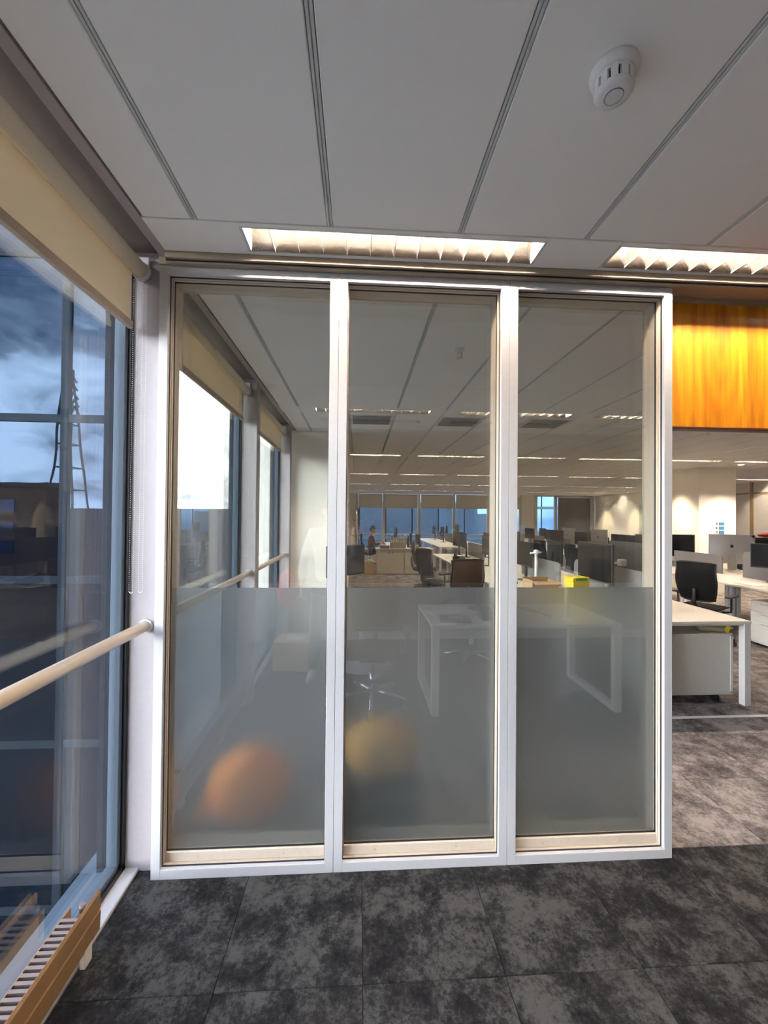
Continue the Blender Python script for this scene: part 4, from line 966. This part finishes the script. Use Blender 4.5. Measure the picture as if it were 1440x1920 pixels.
skinned('trousers', TJ, [('hip', 'hl'), ('hl', 'kl'), ('kl', 'al'), ('hip', 'hr'), ('hr', 'kr'), ('kr', 'ar')], M_trous, ph)
for s, x in ((-1, -.17), (1, .13)):
    skinned('shoe', {'h': ((x, -.05, .045), (.040, .042)), 'm': ((x, .06, .04), (.042, .036)), 't': ((x+s*.01, .18, .03), (.038, .026))}, [('h', 'm'), ('m', 't')], M_shoe, ph)
head(ph, (0, .03, 1.66), 0)
hand(ph, (-.267, .07, .93), (0, .25, -1), (1, 0, 0)); hand(ph, (.222, .10, 1.42), (.25, .35, 1), (-.3, 1, 0))
pn = thing('mobile_phone', 'dark mobile phone held up by the person taking the picture', 'phone', (-.03, -1.925, 1.60)); MB().box(-.037, .037, -.004, .004, -.078, .078, bev=.003, seg=2).build('casing', M_blackp, pn); MB().box(-.034, .034, -.0045, -.004, -.074, .074).build('screen', M_screen, pn)

# seated person by the far windows, facing +x
pe = thing('person', 'person in a dark maroon top sitting at the far desk behind the cabinets', 'person', (.40, 11.3, 0), -PI/2)
J = {'pelvis': ((0, -.02, .54), (.15, .12)), 'waist': ((0, -.02, .68), (.135, .10)), 'chest': ((0, .0, .87), (.16, .11)), 'neckb': ((0, .02, 1.02), (.06, .055)), 'neck': ((0, .045, 1.08), .05),
     'sl': ((-.17, .01, .97), .058), 'el': ((-.21, .10, .74), .045), 'wl': ((-.15, .33, .77), .03), 'sr': ((.17, .01, .97), .058), 'er': ((.21, .10, .74), .045), 'wr': ((.15, .33, .77), .03)}
E_ = [('pelvis', 'waist'), ('waist', 'chest'), ('chest', 'neckb'), ('neckb', 'neck'), ('chest', 'sl'), ('sl', 'el'), ('el', 'wl'), ('chest', 'sr'), ('sr', 'er'), ('er', 'wr')]
skinned('body', {k: (v[0], tuple(q*.92 for q in v[1]) if isinstance(v[1], tuple) else v[1]*.9) for k, v in J.items()}, E_, M_skin, pe, 1)
K = dict(J); K.pop('neck'); K['wl'] = ((-.165, .27, .765), .042); K['wr'] = ((.165, .27, .765), .042)
skinned('top', K, [e for e in E_ if 'neck' not in e], M_maroon, pe, 1)
skinned('trousers', {'hip': ((0, -.02, .55), (.17, .13)), 'hl': ((-.10, .08, .54), .09), 'kl': ((-.12, .45, .53), .068), 'al': ((-.12, .44, .10), .05), 'hr': ((.10, .08, .54), .09), 'kr': ((.12, .45, .53), .068), 'ar': ((.12, .44, .10), .05)}, [('hip', 'hl'), ('hl', 'kl'), ('kl', 'al'), ('hip', 'hr'), ('hr', 'kr'), ('kr', 'ar')], M_trous, pe, 1)
for x in (-.12, .12): skinned('shoe', {'h': ((x, .42, .045), .04), 't': ((x, .60, .03), (.038, .028))}, [('h', 't')], M_blackp, pe, 1)
head(pe, (0, .06, 1.19), 0)
hand(pe, (-.15, .33, .77), (.1, 1, -.1), (0, 0, -1)); hand(pe, (.15, .33, .77), (-.1, 1, -.1), (0, 0, -1))
place(chair0, (.36, 11.3, 0), -PI/2, 'black mesh office chair under the seated person', 'black office chairs, ' + RN[3])

# ================================================================== OUTSIDE
gd = struct(MB().box(-500, 500, -500, 500, -16.2, -16).build('ground', M_city))
fb = thing('office_building', 'blue mirror-glass office wing facing the nearest window', 'building', (0, 0, 0))
FY = 7.1; FX1, FX0 = -5.1, -15.0
zl = [-16, -13.3, -9.95, -6.55, -3.17, .226, 3.6, 7.05, 10.4, 13.8]
MB().box(FX0, FX1+.05, FY+.12, FY+9, -16, 13.9).build('core', M_mull, fb)
mxs = [FX1, -6.15, -8.35, -10.5, -12.7, FX0]
for a, c in zip(zl, zl[1:]):
    for x1, x0 in zip(mxs, mxs[1:]):
        MB().box(x0+.05, x1-.05, FY+.03, FY+.10, a+.06, c-.06).build('glass_panel', M_fac, fb)
    MB().box(FX0, FX1, FY, FY+.12, a-.085, a+.085, bev=.01).build('transom', M_mull, fb)
for x in mxs: MB().box(x-.075, x+.075, FY-.04, FY+.12, -16, 13.9, bev=.01).build('mullion', M_mull, fb)
ob = thing('office_building', 'low dark roofed building beyond the window past the glass', 'building', (0, 0, 0))
MB().box(-60, -10, 58, 75, -16, 8.6).box(-60, -10, 57.6, 75, 8.6, 9.4).build('block', M_conc, ob)
for k in range(14):
    for q in range(3): MB().box(-46+2.6*k, -44.2+2.6*k, 57.9, 58, -.5+3*q, 1.3+3*q).build('window', M_fac2, ob)
for k in range(7): MB().box(-40+3.4*k, -39.6+3.4*k, 58, 58.4, 9.4, 9.9+.3*(k % 3)).build('roof_post', M_steel, ob)
fb2 = thing('office_building', 'blue glass tower block filling the far end windows', 'building', (0, 0, 0))
MB().box(-12, 26, 29.2, 36, -16, 30).build('core', M_mull, fb2)
for i in range(19):
    for z in range(-2, 6): 
        MB().box(-12+2*i+.05, -10+2*i-.05, 29.05, 29.2, z*2.4+.1, z*2.4+2.3).build('glass_panel', M_fac2, fb2)
for z in range(-2, 7): MB().box(-12, 26, 28.95, 29.2, z*2.4-.08, z*2.4+.1).build('transom', M_mull2, fb2)
cb2 = thing('office_building', 'red-brown low building mirrored in the opposite facade', 'building', (0, 0, 0))
MB().box(-80, -43.5, -47, -44, -16, 5.4).build('block', M_brick, cb2); MB().box(-80, -43.3, -47.3, -43.7, 5.4, 6.0).build('roof_edge', M_steel, cb2)
for k in range(10):
    for q in range(3): MB().box(-78+3.2*k, -76.2+3.2*k, -44, -43.9, -4+3*q, -2.3+3*q).build('window', M_fac2, cb2)
cb3 = thing('office_building', 'long grey flat-roofed block on the mirrored skyline', 'building', (0, 0, 0))
MB().box(-200, 60, -130, -100, -16, 3.2).build('block', M_conc, cb3); MB().box(-120, -100, -120, -105, 3.2, 6).build('roof_box', M_conc, cb3)
# lattice spire, mirrored in the facade
sp_ = thing('lattice_tower', 'dark lattice spire mirrored in the opposite facade', 'tower', (-203, -284, 0))
legs = []
def rad_(z): t = max(0, (z+16)/118); return 10.0*(1-t)**1.6+2.0
zs = [-16, 2, 18, 34, 50, 64, 78, 90, 102]
for s in ((1, 1), (-1, 1), (-1, -1), (1, -1)):
    MB().tube([(s[0]*rad_(z), s[1]*rad_(z), z) for z in zs], .75, 6).build('leg', M_steel, sp_)
for z in zs[1:]:
    r = rad_(z); b = MB(); P = [(r, r, z), (-r, r, z), (-r, -r, z), (r, -r, z)]
    b.tube(P, .4, 5, closed=True); b.build('ring', M_steel, sp_)
for k in range(5):
    z = 74+5.2*k; b = MB(); b.tube([(-4.2, -2.6, z+4*math.sin(k)), (-1.6, -2.6, z-3), (1.4, -2.6, z+3.4), (4.2, -2.6, z-1)], [1.0, .9, .9, .7], 6); b.build('brace', M_steel, sp_)
MB().tube([(-4, -2.4, 92), (-4.6, -2.4, 108)], [1.6, .5], 6).build('mast', M_steel, sp_)

# label audit
seen = {}
for o in S.objects:
    if o.parent is None and 'label' in o:
        seen.setdefault(o['label'], []).append(o.name)
for k, v in seen.items():
    if len(v) > 1: print('DUPLABEL', k, v)
for p_ in (desk0, chair0, chairb0, mon0, mong, mons, phone0):
    if p_ not in first_used: print('UNUSED PROTO', p_.name)
